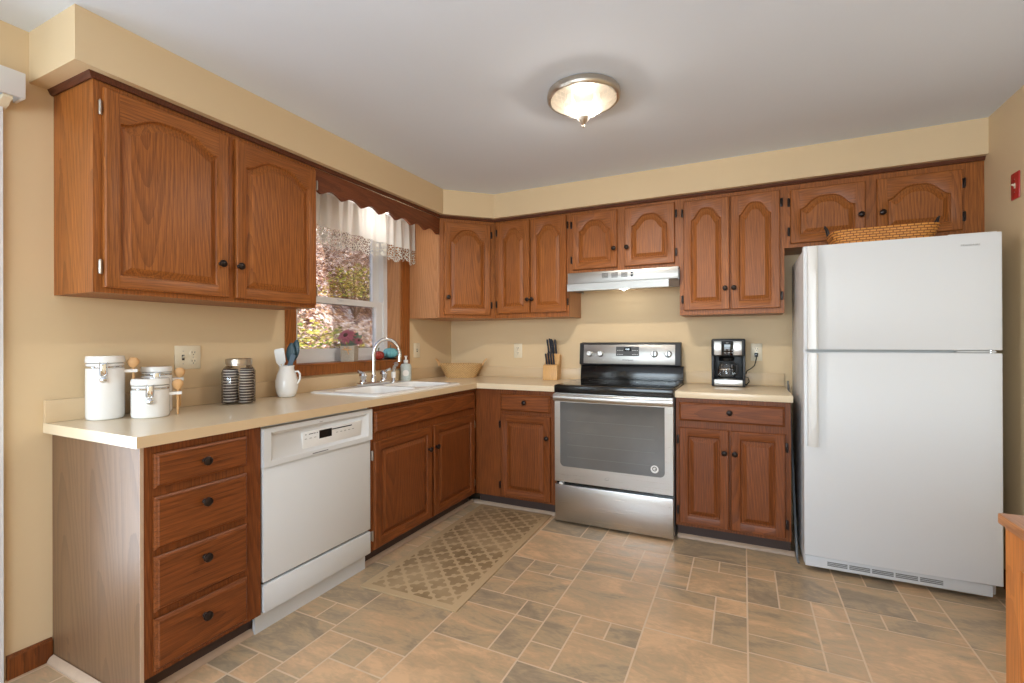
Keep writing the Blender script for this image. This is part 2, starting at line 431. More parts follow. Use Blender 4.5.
# ------------------------------------------------------------------ mesh builder
class MB:
    def __init__(s):
        s.v, s.f, s.m = [], [], []
    def add(s, vs, fs, mi=0, M4=None):
        b = len(s.v)
        s.v += [tuple(M4 @ Vector(p)) if M4 is not None else tuple(p) for p in vs]
        for f in fs:
            s.f.append(tuple(i + b for i in f)); s.m.append(mi)
        return s
    def box(s, x0, x1, y0, y1, z0, z1, bev=0, mi=0, seg=2, M4=None):
        x0, x1 = sorted((x0, x1)); y0, y1 = sorted((y0, y1)); z0, z1 = sorted((z0, z1))
        bm = bmesh.new()
        bmesh.ops.create_cube(bm, size=1)
        for q in bm.verts:
            q.co = Vector(((x0 + x1) / 2 + q.co.x * (x1 - x0), (y0 + y1) / 2 + q.co.y * (y1 - y0), (z0 + z1) / 2 + q.co.z * (z1 - z0)))
        if bev:
            bev = min(bev, .49 * min(x1 - x0, y1 - y0, z1 - z0))
            bmesh.ops.bevel(bm, geom=list(bm.edges), offset=bev, segments=seg, profile=.5, affect='EDGES')
        s._bm(bm, mi, M4)
        return s
    def _bm(s, bm, mi, M4=None):
        bm.verts.index_update()
        s.add([q.co.copy() for q in bm.verts], [[q.index for q in f.verts] for f in bm.faces], mi, M4)
        bm.free()
    def prism(s, pts, fn, w0, w1, mi=0, bev=0, seg=2, M4=None):
        """extrude the outline pts (u, v) between w0 and w1; fn(u, v, w) -> xyz"""
        bm = bmesh.new()
        a = [bm.verts.new(fn(u, v, w0)) for u, v in pts]
        b = [bm.verts.new(fn(u, v, w1)) for u, v in pts]
        n = len(pts)
        bm.faces.new(a); bm.faces.new(b[::-1])
        for i in range(n):
            bm.faces.new((a[i], a[(i + 1) % n], b[(i + 1) % n], b[i]))
        bmesh.ops.recalc_face_normals(bm, faces=bm.faces)
        if bev:
            bmesh.ops.bevel(bm, geom=list(bm.edges), offset=bev, segments=seg, profile=.5, affect='EDGES')
        ng = [f for f in bm.faces if len(f.verts) > 4]
        if ng:
            bmesh.ops.triangulate(bm, faces=ng)
        s._bm(bm, mi, M4)
        return s
    def loft(s, rings, closed=True, cap=True, mi=0, M4=None):
        n = len(rings[0]); vs = [p for r in rings for p in r]; fs = []
        for k in range(len(rings) - 1):
            for i in range(n if closed else n - 1):
                j = (i + 1) % n
                fs.append((k * n + i, k * n + j, (k + 1) * n + j, (k + 1) * n + i))
        if cap and closed:
            fs.append(tuple(range(n))[::-1]); fs.append(tuple(range((len(rings) - 1) * n, len(rings) * n)))
        return s.add(vs, fs, mi, M4)
    def lathe(s, prof, c=(0, 0, 0), axis='z', seg=24, mi=0, M4=None, sx=1, sy=1, cap=True):
        rings = []
        for r, h in prof:
            r = max(r, 1e-5)
            ring = []
            for i in range(seg):
                a = 2 * PI * i / seg
                p, q = r * math.cos(a) * sx, r * math.sin(a) * sy
                if axis == 'z': ring.append((c[0] + p, c[1] + q, c[2] + h))
                elif axis == 'y': ring.append((c[0] + p, c[1] + h, c[2] + q))
                else: ring.append((c[0] + h, c[1] + p, c[2] + q))
            rings.append(ring)
        return s.loft(rings, True, cap, mi, M4)
    def tube(s, path, r, seg=10, mi=0, M4=None, closed=False):
        path = [Vector(p) for p in path]
        n = len(path); rings = []; up = None
        for i, p in enumerate(path):
            if closed: d = path[(i + 1) % n] - path[i - 1]
            else: d = path[min(i + 1, n - 1)] - path[max(i - 1, 0)]
            d.normalize()
            if up is None:
                up = Vector((0, 0, 1)) if abs(d.z) < .9 else Vector((1, 0, 0))
            a = d.cross(up)
            if a.length < 1e-6: a = d.orthogonal()
            a.normalize(); b = a.cross(d).normalized(); up = b
            rr = r[i] if isinstance(r, (list, tuple)) else r
            rings.append([tuple(p + (a * math.cos(2 * PI * k / seg) + b * math.sin(2 * PI * k / seg)) * rr) for k in range(seg)])
        if closed: rings.append(rings[0])
        return s.loft(rings, True, not closed, mi, M4)
    def grid(s, us, vs, holes, w0, w1, fn, mi=0):
        """slab in the (u, v) plane with rectangular holes; fn(u, v, w) -> xyz"""
        us = sorted(set([round(u, 5) for u in us] + [round(h[i], 5) for h in holes for i in (0, 1)]))
        vs = sorted(set([round(v, 5) for v in vs] + [round(h[i], 5) for h in holes for i in (2, 3)]))
        def solid(i, j):
            if i < 0 or j < 0 or i >= len(us) - 1 or j >= len(vs) - 1: return False
            cu, cv = (us[i] + us[i + 1]) / 2, (vs[j] + vs[j + 1]) / 2
            return not any(h[0] < cu < h[1] and h[2] < cv < h[3] for h in holes)
        for i in range(len(us) - 1):
            for j in range(len(vs) - 1):
                if not solid(i, j): continue
                a, b, c, d = us[i], us[i + 1], vs[j], vs[j + 1]
                for wv in (w0, w1):
                    s.add([fn(a, c, wv), fn(b, c, wv), fn(b, d, wv), fn(a, d, wv)], [(0, 1, 2, 3)], mi)
                for (di, dj, e) in ((-1, 0, ((a, c), (a, d))), (1, 0, ((b, c), (b, d))), (0, -1, ((a, c), (b, c))), (0, 1, ((a, d), (b, d)))):
                    if not solid(i + di, j + dj):
                        (p, q), (r, t_) = e
                        s.add([fn(p, q, w0), fn(r, t_, w0), fn(r, t_, w1), fn(p, q, w1)], [(0, 1, 2, 3)], mi)
        return s
    def build(s, name, mats, parent=None, ang=35, merge=True, loc=None):
        me = bpy.data.meshes.new(name)
        me.from_pydata(s.v, [], s.f)
        if not isinstance(mats, (list, tuple)): mats = [mats]
        for m in mats: me.materials.append(m)
        me.polygons.foreach_set('material_index', s.m)
        bm = bmesh.new(); bm.from_mesh(me)
        if merge: bmesh.ops.remove_doubles(bm, verts=bm.verts, dist=1e-5)
        bmesh.ops.recalc_face_normals(bm, faces=bm.faces)
        bm.to_mesh(me); bm.free()
        me.polygons.foreach_set('use_smooth', [True] * len(me.polygons))
        me.set_sharp_from_angle(angle=math.radians(ang))
        o = bpy.data.objects.new(name, me)
        C.objects.link(o)
        if parent: o.parent = parent
        if loc: o.location = loc
        return o

ID = lambda u, v, w_: (u, v, w_)
XZ = lambda u, v, w_: (u, w_, v)
YZ = lambda u, v, w_: (w_, u, v)

def tag(o, label, cat, group=None, kind=None):
    o['label'] = label; o['category'] = cat
    if group: o['group'] = group
    if kind: o['kind'] = kind
    return o
def thing(name, label, cat, loc=(0, 0, 0), rz=0, group=None):
    o = bpy.data.objects.new(name, None)
    o.empty_display_size = .1
    C.objects.link(o)
    o.location = loc; o.rotation_euler = (0, 0, rz)
    return tag(o, label, cat, group)
def struct(o, label, cat):
    o['kind'] = 'structure'
    return tag(o, label, cat)
def text(name, body, size, mat, parent, loc, rot, ext=.0006, shear=0, space=1):
    cu = bpy.data.curves.new(name, 'FONT')
    cu.body = body; cu.size = size; cu.extrude = ext; cu.align_x = 'CENTER'; cu.align_y = 'CENTER'
    cu.shear = shear; cu.space_character = space
    tmp = bpy.data.objects.new(name, cu); C.objects.link(tmp)
    bpy.context.view_layer.update()
    me = bpy.data.meshes.new_from_object(tmp.evaluated_get(bpy.context.evaluated_depsgraph_get()))
    bpy.data.objects.remove(tmp)
    me.materials.clear(); me.materials.append(mat); me.name = name
    o = bpy.data.objects.new(name, me); C.objects.link(o)
    o.parent = parent; o.location = loc; o.rotation_euler = rot
    return o

# ------------------------------------------------------------------ room
RX, CZ, RY = 3.56, 2.385, -6.4     # right wall, ceiling, rear wall
WT = .21
WY0, WY1, WZ0, WZ1 = -1.695, -.715, 1.085, 2.14    # window opening
DY0, DY1 = -4.75, -2.945                            # glass door opening
o = MB().grid([RY, 0], [0, CZ], [(WY0, WY1, WZ0 - .0125, WZ1), (DY0, DY1, 0, 2.12)], -WT, 0, YZ).build('wall_left', M['wall'])
struct(o, 'tan painted wall behind the sink run', 'wall')
o = MB().box(-WT, RX + WT, 0, WT, 0, CZ).build('wall_back', M['wall']); struct(o, 'tan painted wall behind the range', 'wall')
o = MB().box(RX, RX + WT, RY, 0, 0, CZ).build('wall_right', M['wall']); struct(o, 'tan painted wall beside the refrigerator', 'wall')
o = MB().grid([0, RX], [0, CZ], [(.4, 3.4, .75, 2.2)], RY - WT, RY, XZ).build('wall_rear', M['wall']); struct(o, 'tan wall behind the viewer with an opening added for fill light', 'wall')
o = MB().box(-WT, RX + WT, RY - WT, WT, CZ, CZ + .1).build('ceiling', M['ceil']); struct(o, 'flat white painted ceiling', 'ceiling')

# floor: modular slate pattern, one face per tile over a grout bed
def floor():
    u, X0, Y0 = .1325, 1.62, -1.24
    Bk = [(0, 3, 0, 3)]
    Pk = [(0, 1, 1, 3), (0, 1, 0, 1), (1, 2, 2, 3), (2, 3, 2, 3), (1, 3, 0, 2)]
    Qk = [(0, 2, 2, 3), (2, 3, 2, 3), (0, 2, 0, 2), (2, 3, 0, 2)]
    fl = lambda bl: [(a, b, 3 - d, 3 - c) for a, b, c, d in bl]
    Rk = [(0, 2, 1, 3), (2, 3, 2, 3), (2, 3, 1, 2), (0, 1, 0, 1), (1, 3, 0, 1)]
    kc = {-5: 0, -4: 2, -3: 1, -2: 1, -1: 0, 0: 2, 1: 1, 2: 1, 3: 2, 4: 0, 5: 1}
    oc = {-2: -.17, -1: .01, 0: 0, 1: .03, 2: .04, 3: .05, 4: .05}
    b = MB(); seeds = []
    g = .0035
    rnd = random.Random(11)
    for c in range(-5, 6):
        for r in range(-16, 5):
            t = (-r + kc[c]) % 3
            bl = (Bk, Pk, Qk)[t]
            if c >= 2: bl = fl(bl)
            if c == 3 and t == 2: bl = Rk
            for (i0, i1, j0, j1) in bl:
                x0, x1 = X0 + (3 * c + i0) * u + g, X0 + (3 * c + i1) * u - g
                y0, y1 = Y0 + oc.get(c, 0) + (3 * r + j0) * u + g, Y0 + oc.get(c, 0) + (3 * r + j1) * u - g
                x0, x1 = max(x0, 0), min(x1, RX); y0, y1 = max(y0, RY), min(y1, 0)
                if x1 - x0 < .005 or y1 - y0 < .005: continue
                b.add([(x0, y0, 0), (x1, y0, 0), (x1, y1, 0), (x0, y1, 0)], [(0, 1, 2, 3)], 0)
                seeds.append(rnd.random())
    b.box(-WT, RX + WT, RY - WT, WT, -.08, -.0012, mi=1); seeds += [0] * 6
    me = bpy.data.meshes.new('floor')
    me.from_pydata(b.v, [], b.f)
    me.materials.append(M['slate']); me.materials.append(M['grout'])
    me.polygons.foreach_set('material_index', b.m)
    at = me.attributes.new('seed', 'FLOAT', 'FACE')
    at.data.foreach_set('value', seeds)
    o = bpy.data.objects.new('floor', me); C.objects.link(o)
    struct(o, 'slate look tile floor in tan and grey brown', 'floor')
floor()

# soffit above the wall cabinets
SB = 2.195
o = MB().prism([(0, 0), (0, -2.87), (.345, -2.87), (.345, -.632), (.632, -.345), (RX, -.345), (RX, 0)], ID, SB, CZ, bev=0).build('wall_soffit', M['wall'])
struct(o, 'tan boxed soffit running above the wall cabinets', 'soffit')
# crown moulding under the soffit
def crown():
    b = MB()
    prof = [(0, 0), (.006, 0), (.011, .005), (.014, .012), (.018, .0195), (0, .0195)]
    z = 2.1752
    path = [(0, -2.80), (.296, -2.80), (.296, -.611), (.611, -.296), (RX, -.296)]
    nrm = []
    pts = [Vector(p) for p in path]
    rings = []
    for i, p in enumerate(pts):
        d1 = (pts[i] - pts[i - 1]).normalized() if i else None
        d2 = (pts[i + 1] - pts[i]).normalized() if i < len(pts) - 1 else None
        n1 = Vector((d1.y, -d1.x)) if d1 else None
        n2 = Vector((d2.y, -d2.x)) if d2 else None
        if n1 is None: n = n2
        elif n2 is None: n = n1
        else:
            n = (n1 + n2); n = n / max(.2, n.dot(n1))
        rings.append([(p.x + n.x * a, p.y + n.y * a, z + h) for a, h in prof])
    b.loft(rings, True, True)
    return b.build('trim_1', M['mould'])
struct(crown(), 'dark oak crown strip under the soffit', 'moulding')

# baseboard and light shoe moulding
o = MB().prism([(0, 0), (.014, 0), (.014, .075), (.006, .086), (0, .086)], lambda u, v, w_: (u, w_, v), -2.935, -2.809).build('baseboard_left', M['boak'])
struct(o, 'short dark oak baseboard beside the drawer cabinet', 'baseboard')
def shoe(n, p0, p1, nx, ny, label):
    prof = [(0, 0), (.02, 0), (.02, .006), (.012, .018), (0, .024)]
    b = MB()
    b.loft([[(p[0] + nx * a, p[1] + ny * a, .0005 + h) for a, h in prof] for p in (p0, p1)], True, True)
    struct(b.build('trim_%d' % n, M['shoe']), label, 'moulding')
shoe(2, (.546, -2.80), (.546, -2.369), 1, 0, 'pale shoe moulding under the drawer cabinet')
shoe(3, (.546, -1.72), (.546, -.545), 1, 0, 'pale shoe moulding under the sink cabinet')
shoe(4, (.567, -.546), (1.25, -.546), 0, -1, 'pale shoe moulding under the corner cabinet left of the range')
shoe(5, (2.032, -.546), (2.66, -.546), 0, -1, 'pale shoe moulding under the cabinet right of the range')
shoe(6, (.02, -2.809), (.55, -2.809), 0, -1, 'pale shoe moulding along the grained end panel')
o = MB().box(RX - .014, RX, -6.3, -.02, 0, .086).build('baseboard_right', M['boak']); struct(o, 'oak baseboard on the right wall', 'baseboard')

# ------------------------------------------------------------------ window over the sink
def window():
    root = bpy.data.objects.new('window_1', None); C.objects.link(root)
    root.location = (0, (WY0 + WY1) / 2, WZ0)
    struct(root, 'white double hung window with oak casing over the sink', 'window')
    W2 = (WY1 - WY0) / 2; H = WZ1 - WZ0
    fn = lambda u, v, w_: (w_, u, v)
    # oak casing on the wall face, jamb lining in the reveal
    b = MB()
    c = .078
    b.grid([-W2 - .068, W2 + .092], [-.072, H + .05], [(-W2, W2, -.0005, H)], 0.0005, .016, fn)
    b.build('casing', M['oak'], root)
    b = MB()
    b.box(-WT, 0, W2 - .0, W2 - .012, 0, H, mi=0); b.box(-WT, 0, -W2, -W2 + .012, 0, H); b.box(-WT, 0, -W2, W2, H - .012, H)
    b.build('jamb', M['side2'], root)  # paler oak here stands in for whitish daylight on the jamb
    b = MB(); b.box(-WT + .05, .022, -W2 + .0125, W2 - .0125, -.012, .0, bev=.001)
    b.build('sill', M['oakh2'], root)
    i = .012
    b = MB(); b.grid([-W2 + i, W2 - i], [0.0005, H - i], [(-W2 + .055, W2 - .055, .035, H - .06)], -.20, -.122, fn)
    b.build('window_frame', M['vinyl'], root)
    mid = .41
    s = MB(); a = W2 - .055
    s.grid([-a, a], [.035, mid + .03], [(-a + .075, a - .075, .035 + .055, mid - .012)], -.165, -.130, fn)
    lo = s.build('lower_sash', M['vinyl'], root)
    MB().box(-.150, -.146, -a + .073, a - .073, .088, mid - .01).build('pane', M['pane'], lo)
    s = MB()
    s.grid([-a, a], [mid - .015, H - .06], [(-a + .068, a - .068, mid + .03, H - .11)], -.197, -.167, fn)
    up = s.build('upper_sash', M['vinyl'], root)
    MB().box(-.184, -.180, -a + .066, a - .066, mid + .028, H - .108).build('pane', M['pane'], up)
    MB().box(-.13, -.122, -.03, .03, mid + .014, mid + .026, bev=.003).build('sash_lock', M['vinyl'], root)
M['side2'] = wood('pale_oak_side', 'z', lin(196, 142, 96), lin(178, 122, 80), lin(150, 98, 60), rough=.45, coat=.15, ring=18, pore=.25)
M['oakh2'] = wood('oak_sill_grain', 'y', OAK_L, OAK_M, OAK_D)
window()

# glass door in the left wall (only its frame edge and headrail show)
def patio():
    root = bpy.data.objects.new('door_1', None); C.objects.link(root)
    root.location = (-.07, (DY0 + DY1) / 2, 0)
    struct(root, 'white framed sliding glass door at the left edge', 'door')
    W2 = (DY1 - DY0) / 2
    b = MB(); b.grid([-W2, W2], [0.0, 2.12], [(-W2 + .05, W2 - .05, .05, 2.07)], -.06, .085, YZ)
    b.build('door_frame', M['vinyl'], root)
    for k, (a, c, x) in enumerate(((-W2 + .05, .04, -.02), (-.04, W2 - .05, .03))):
        s = MB(); s.grid([a, c], [.05, 2.07], [(a + .08, c - .08, .15, 1.98)], x - .02, x + .02, YZ)
        p = s.build('sliding_panel', M['vinyl'], root)
        MB().box(x - .003, x + .003, a + .078, c - .078, .148, 1.982).build('pane', M['pane'], p)
patio()
rt = bpy.data.objects.new('added_rear_window', None); C.objects.link(rt); rt.location = (1.9, RY - .07, .75)
struct(rt, 'wide white window added behind the viewer for the fill light', 'window')  # unseen window added so the rear fill lamp has an opening
MB().grid([-1.5, 1.5], [0, 1.45], [(-1.44, -.52, .06, 1.39), (-.46, .46, .06, 1.39), (.52, 1.44, .06, 1.39)], -.05, .05, XZ).build('window_frame', M['vinyl'], rt)
MB().box(-1.44, 1.44, -.003, .003, .06, 1.39).build('pane', M['pane'], rt)
# headrail valance of the vertical blind
r = thing('blind_valance', 'white boxed blind valance above the glass door at upper left', 'blind', (0, -3.86, 2.10))
b = MB(); b.box(.068, .078, -.95, .955, 0, .092, bev=.002); b.box(0.0005, .069, .945, .955, 0.0, .092, bev=.002); b.box(0.0005, .069, -.95, -.94, 0, .092, bev=.002)
b.build('valance_board', M['vinyl'], r)
MB().prism([(0.0005, .0), (.066, .0), (.066, -.008), (.046, -.014), (.03, -.026), (0.0005, -.036)], lambda u, v, w_: (u, w_, v), .90, .925).build('bracket', M['almond'], r)
MB().box(.02, .055, -.93, .93, .05, .085).build('headrail', M['vinyl'], r)

# ------------------------------------------------------------------ cabinets
def ring_arch(a, hs, b0, rise, n, inset):
    """opening outline: half width a, bottom b0, shoulder hs, arch rise; inset shrinks it"""
    a2, b2, h2 = a - inset, b0 + inset, hs - inset
    rise = rise * (a2 / a) ** .5
    bot = [(-a2 + 2 * a2 * i / n, b2) for i in range(n + 1)]
    rgt = [(a2, b2 + (h2 - b2) * i / 4) for i in range(1, 4)]
    top = []
    for i in range(n + 1):
        tt = 1 - 2 * i / n
        q = min(1, abs(tt) / .96)
        f = .5 * (1 + math.cos(PI * q ** 1.7))
        top.append((a2 * tt, h2 + rise * f))
    lft = [(-a2, h2 - (h2 - b2) * i / 4) for i in range(1, 4)]
    return bot, rgt, top, lft

def door_mb(W, H, rise, stile=.047, t=.019):
    """raised panel door, front at y = -t, back at y = 0, x in 0..W, z in 0..H"""
    n = 28
    stile = min(stile, W * .24)
    a = W / 2 - stile; b0 = stile; hs = H - stile - rise - (.004 if rise else 0)
    cx = W / 2
    mb = MB()
    yf = -t
    P = lambda q, y: (q[0] + cx, y, q[1])
    # frame front
    bot, rgt, top, lft = ring_arch(a, hs, b0, rise, n, 0)
    e = .005
    ob = [(q[0], e) for q in bot]; ot = [(q[0], H - e) for q in top]
    orr = [(W / 2 - e, q[1]) for q in rgt]; ol = [(-W / 2 + e, q[1]) for q in lft]
    def strip(A, B, mi):
        for i in range(len(A) - 1):
            mb.add([P(A[i], yf), P(A[i + 1], yf), P(B[i + 1], yf), P(B[i], yf)], [(0, 1, 2, 3)], mi)
    strip(ob, bot, 1); strip(top, ot, 1)
    R = [bot[-1]] + rgt + [top[0]]; RO = [(W / 2 - e, bot[-1][1])] + orr + [(W / 2 - e, top[0][1])]
    Lf = [top[-1]] + lft + [bot[0]]; LO = [(-W / 2 + e, top[-1][1])] + ol + [(-W / 2 + e, bot[0][1])]
    strip(RO, R, 0); strip(LO, Lf, 0)
    for sx in (1, -1):
        x1, x0 = sx * (W / 2 - e), sx * a
        for z0, z1, in ((e, b0), (top[0][1], H - e)):
            mb.add([P((x0, z0), yf), P((x1, z0), yf), P((x1, z1), yf), P((x0, z1), yf)], [(0, 1, 2, 3)], 0)
    # outer edge: rounded lip then side, then back
    def rect(i, y): return [(i, y, i), (W - i, y, i), (W - i, y, H - i), (i, y, H - i)]
    mb.loft([rect(e, yf), rect(.0015, yf + .003), rect(0, yf + .007), rect(0, 0)], True, False, 0)
    mb.add(rect(0, 0), [(0, 1, 2, 3)], 0)
    # moulding down into the groove
    def full(ins, y):
        b_, r_, t_, l_ = ring_arch(a, hs, b0, rise, n, ins)
        return [P(q, y) for q in b_ + r_ + t_ + l_]
    mb.loft([full(0, yf), full(.003, yf + .0015), full(.005, yf + .008), full(.009, yf + .0115)], True, False, 0)
    # raised centre panel
    pn = MB()
    b_, r_, t_, l_ = ring_arch(a, hs, b0, rise, n, .038)
    inner = [P(q, yf + .001) for q in b_ + r_ + t_ + l_]
    pn.loft([full(.008, yf + .012), full(.0125, yf + .0118), full(.033, yf + .003), full(.036, yf + .001), inner], True, False, 0)
    for i in range(n):
        pn.add([P(b_[i], yf + .001), P(b_[i + 1], yf + .001), P(t_[n - i - 1], yf + .001), P(t_[n - i], yf + .001)], [(0, 1, 2, 3)], 0)
    for sd, z in ((r_, None), (l_, None)):
        pass
    return mb, pn

KNOB = [(.0001, 0), (.0085, 0), (.0085, .003), (.0055, .006), (.0055, .012), (.0085, .015), (.0145, .018), (.0165, .022), (.0155, .027), (.010, .031), (.0001, .032)]
def knob(parent, x, z, y=-.019):
    b = MB(); b.lathe([(r, y - h) for r, h in KNOB], (x, 0, z), 'y', 20)
    return b.build('knob', M['bronze'], parent)
def hinge(parent, x, z, side, mat='bronze'):
    """exposed wrap hinge on the face frame beside a door; side = -1 door lies to the right"""
    b = MB()
    b.box(x - .0065, x + .0065, -.006, 0, z - .026, z + .026, bev=.002)
    b.lathe([(.0045, -.021), (.0045, .021)], (x - side * .004, -.011, z), 'z', 10)
    b.lathe([(.002, -.027), (.0032, -.023), (.0032, .023), (.002, .027)], (x - side * .004, -.011, z), 'z', 10)
    return b.build('hinge', M[mat], parent)

def add_door(root, x0, x1, z0, z1, arch, kx, kz, hs, mv, mh, hz=None, hm='bronze'):
    W, H = x1 - x0, z1 - z0
    mb, pn = door_mb(W, H, arch)
    d = mb.build('door', [mv, mh], root, ang=28)
    d.location = (x0, -.0008, z0)
    pn.build('raised_panel', mv, d, ang=20)
    if kx is not None:
        knob(d, kx - x0, kz - z0)
    if hs:
        hx = -.007 if hs < 0 else W + .007
        for z in (hz or (.075, H - .075)):
            hinge(d, hx, z, -hs, hm)
    return d

def add_drawer(root, x0, x1, z0, z1, mat, kx=None, kz=None):
    W, H = x1 - x0, z1 - z0
    b = MB()
    def rect(i, y): return [(i, y, i), (W - i, y, i), (W - i, y, H - i), (i, y, H - i)]
    b.loft([rect(0, 0), rect(0, -.009), rect(.004, -.0125), rect(.008, -.014), rect(.0115, -.019)], True, True)
    d = b.build('drawer', mat, root, ang=25)
    d.location = (x0, -.0008, z0)
    if kx is not None: knob(d, kx - x0, kz - z0)
    return d

def cabinet(name, label, loc, rz, W, H, depth, doors=(), drawers=(), toe=0, mv='oak', mh='oakh', group=None, side='oak', frame_pad=.012, end=None, top=True):
    """front of the face frame at local y = 0, x to the right, into the wall = +y"""
    r = thing(name, label, 'cabinet', loc, rz, group)
    ft = .019
    holes = []
    for d in doors: holes.append((d[0] + frame_pad, d[1] - frame_pad, d[2] + frame_pad, d[3] - frame_pad))
    for d in drawers: holes.append((d[0] + frame_pad, d[1] - frame_pad, d[2] + frame_pad, d[3] - frame_pad))
    MB().grid([0, W], [toe, H], holes, 0, ft, XZ).build('face_frame', M[mv], r)
    b = MB(); t = .012
    b.box(0, t, ft, depth, toe, H); b.box(W - t, W, ft, depth, toe, H)
    b.box(t, W - t, ft, depth, toe, toe + t)
    if top: b.box(t, W - t, ft, depth, H - t, H)
    b.box(t, W - t, depth - .006, depth, toe + t, H - t)
    b.build('carcass', M[side], r)
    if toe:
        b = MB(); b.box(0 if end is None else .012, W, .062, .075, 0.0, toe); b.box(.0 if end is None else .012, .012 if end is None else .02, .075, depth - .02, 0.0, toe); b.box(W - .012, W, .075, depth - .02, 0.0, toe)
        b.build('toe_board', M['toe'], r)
    for d in doors:
        add_door(r, d[0], d[1], d[2], d[3], d[4], d[5], d[6], d[7], M[mv], M[mh], hm='nickel' if rz else 'bronze')
    for d in drawers:
        add_drawer(r, d[0], d[1], d[2], d[3], M[mh], d[4], d[5])
    return r

LZ = PI / 2                      # left run: local x = world +y, local +y = world -x
UF, UZ, UT = .294, 1.404, 2.175  # upper face distance, bottom, top
UH = UT - UZ
# near wall cabinet on the left wall
cabinet('wall_cabinet', 'wide oak two door wall cabinet left of the sink window', (UF, -2.799, UZ), LZ, .997, UH, UF,
        doors=[(.028, .497, .018, .75, .060, .455, .165, -1), (.531, .989, .018, .75, .060, .540, .165, 1)])
# diagonal corner cabinet
def diagonal():
    r = thing('corner_wall_cabinet', 'angled oak corner wall cabinet with one arched door', 'cabinet', (0, 0, UZ))
    q = UF
    poly = [(0, 0), (.612, 0), (.612, -q), (q, -.612), (0, -.612)]
    inner = [(0.0, 0), (.612, 0), (.612, -q + .02), (.59, -q + .0), (q, -.59), (q - .02, -.612), (0, -.612)]
    b = MB(); b.prism(inner, ID, 0, UH)
    c = b.build('carcass', M['side2'], r)
    L = math.hypot(.612 - q, .612 - q)
    f = bpy.data.objects.new('face_frame', MB().grid([0.004, L - .004], [0, UH], [(.05, L - .05, .04, UH - .04)], 0, .019, XZ).build('tmp', M['oak']).data)
    bpy.data.objects.remove(bpy.data.objects['tmp'])
    C.objects.link(f); f.parent = r; f.location = (q, -.612, 0); f.rotation_euler = (0, 0, PI / 4)
    W, H = L - .075, .72
    mb, pn = door_mb(W, H, .085)
    d = mb.build('door', [M['oak'], M['oakh']], r, ang=28)
    off = Vector((math.cos(PI / 4), math.sin(PI / 4), 0)) * .034 + Vector((1, -1, 0)).normalized() * .0008
    d.location = (q + off.x, -.612 + off.y, .024); d.rotation_euler = (0, 0, PI / 4)
    pn.build('raised_panel', M['oak'], d, ang=20)
    knob(d, .03, .135)
    for z in (.08, H - .08): hinge(d, W + .007, z, -1)
diagonal()
# scalloped board across the window
def scallop():
    y0, y1 = -1.801, -.614
    n = 190; lam = .1605
    bot = []
    for i in range(n + 1):
        y = y0 + (y1 - y0) * i / n
        ph = ((y - y0 - .0455) / lam) % 1
        v = 2.045 + .030 * (.5 - .5 * math.cos(2 * PI * ph)) ** .6
        bot.append((y, v))
    top = [(y, UT - .0005) for y, _ in reversed(bot)]
    b = MB()
    m = len(bot)
    for wv in (UF - .019, UF):
        for i in range(m - 1):
            b.add([(wv, bot[i][0], bot[i][1]), (wv, bot[i + 1][0], bot[i + 1][1]), (wv, bot[i + 1][0], UT - .0005), (wv, bot[i][0], UT - .0005)], [(0, 1, 2, 3)])
    for i in range(m - 1):
        b.add([(UF - .019, *bot[i]), (UF, *bot[i]), (UF, *bot[i + 1]), (UF - .019, *bot[i + 1])], [(0, 1, 2, 3)])
    for a in (bot[0], bot[-1]):
        b.add([(UF - .019, *a), (UF, *a), (UF, a[0], UT - .0005), (UF - .019, a[0], UT - .0005)], [(0, 1, 2, 3)])
    b.add([(UF - .019, y0, UT - .0005), (UF, y0, UT - .0005), (UF, y1, UT - .0005), (UF - .019, y1, UT - .0005)], [(0, 1, 2, 3)])
    o = b.build('scalloped_valance_board', M['mouldy'])
    tag(o, 'dark oak board with scalloped lower edge across the top of the sink window', 'valance')
M['mouldy'] = wood('dark_oak_valance', 'y', lin(140, 80, 48), lin(120, 66, 40), lin(90, 48, 28))
scallop()
# back wall uppers
cabinet('wall_cabinet', 'narrow oak two door wall cabinet between corner cabinet and range hood', (.613, -UF, UZ), 0, .622, UH, UF,
        doors=[(.027, .309, .035, .757, .075, .297, .138, -1), (.315, .607, .035, .757, .075, .335, .138, 1)], side='side2')
cabinet('wall_cabinet', 'short oak two door wall cabinet directly above the range hood', (1.235, -UF, 1.717), 0, .785, UT - 1.717, UF,
        doors=[(.032, .366, .028, .438, .075, .345, .16, -1), (.418, .755, .028, .438, .075, .436, .16, 1)], group=None)
cabinet('wall_cabinet', 'tall oak two door wall cabinet above the coffee maker', (2.02, -UF, 1.392), 0, .613, UT - 1.392, UF,
        doors=[(.026, .305, .03, .758, .075, .279, .166, -1), (.312, .590, .03, .758, .075, .331, .166, 1)])
cabinet('wall_cabinet', 'short wide oak two door wall cabinet above the refrigerator', (2.633, -UF, 1.79), 0, RX - 2.633, UT - 1.79, UF,
        doors=[(.032, .408, .022, .352, .07, .385, .155, -1), (.46, .834, .022, .352, .07, .484, .155, 1)])

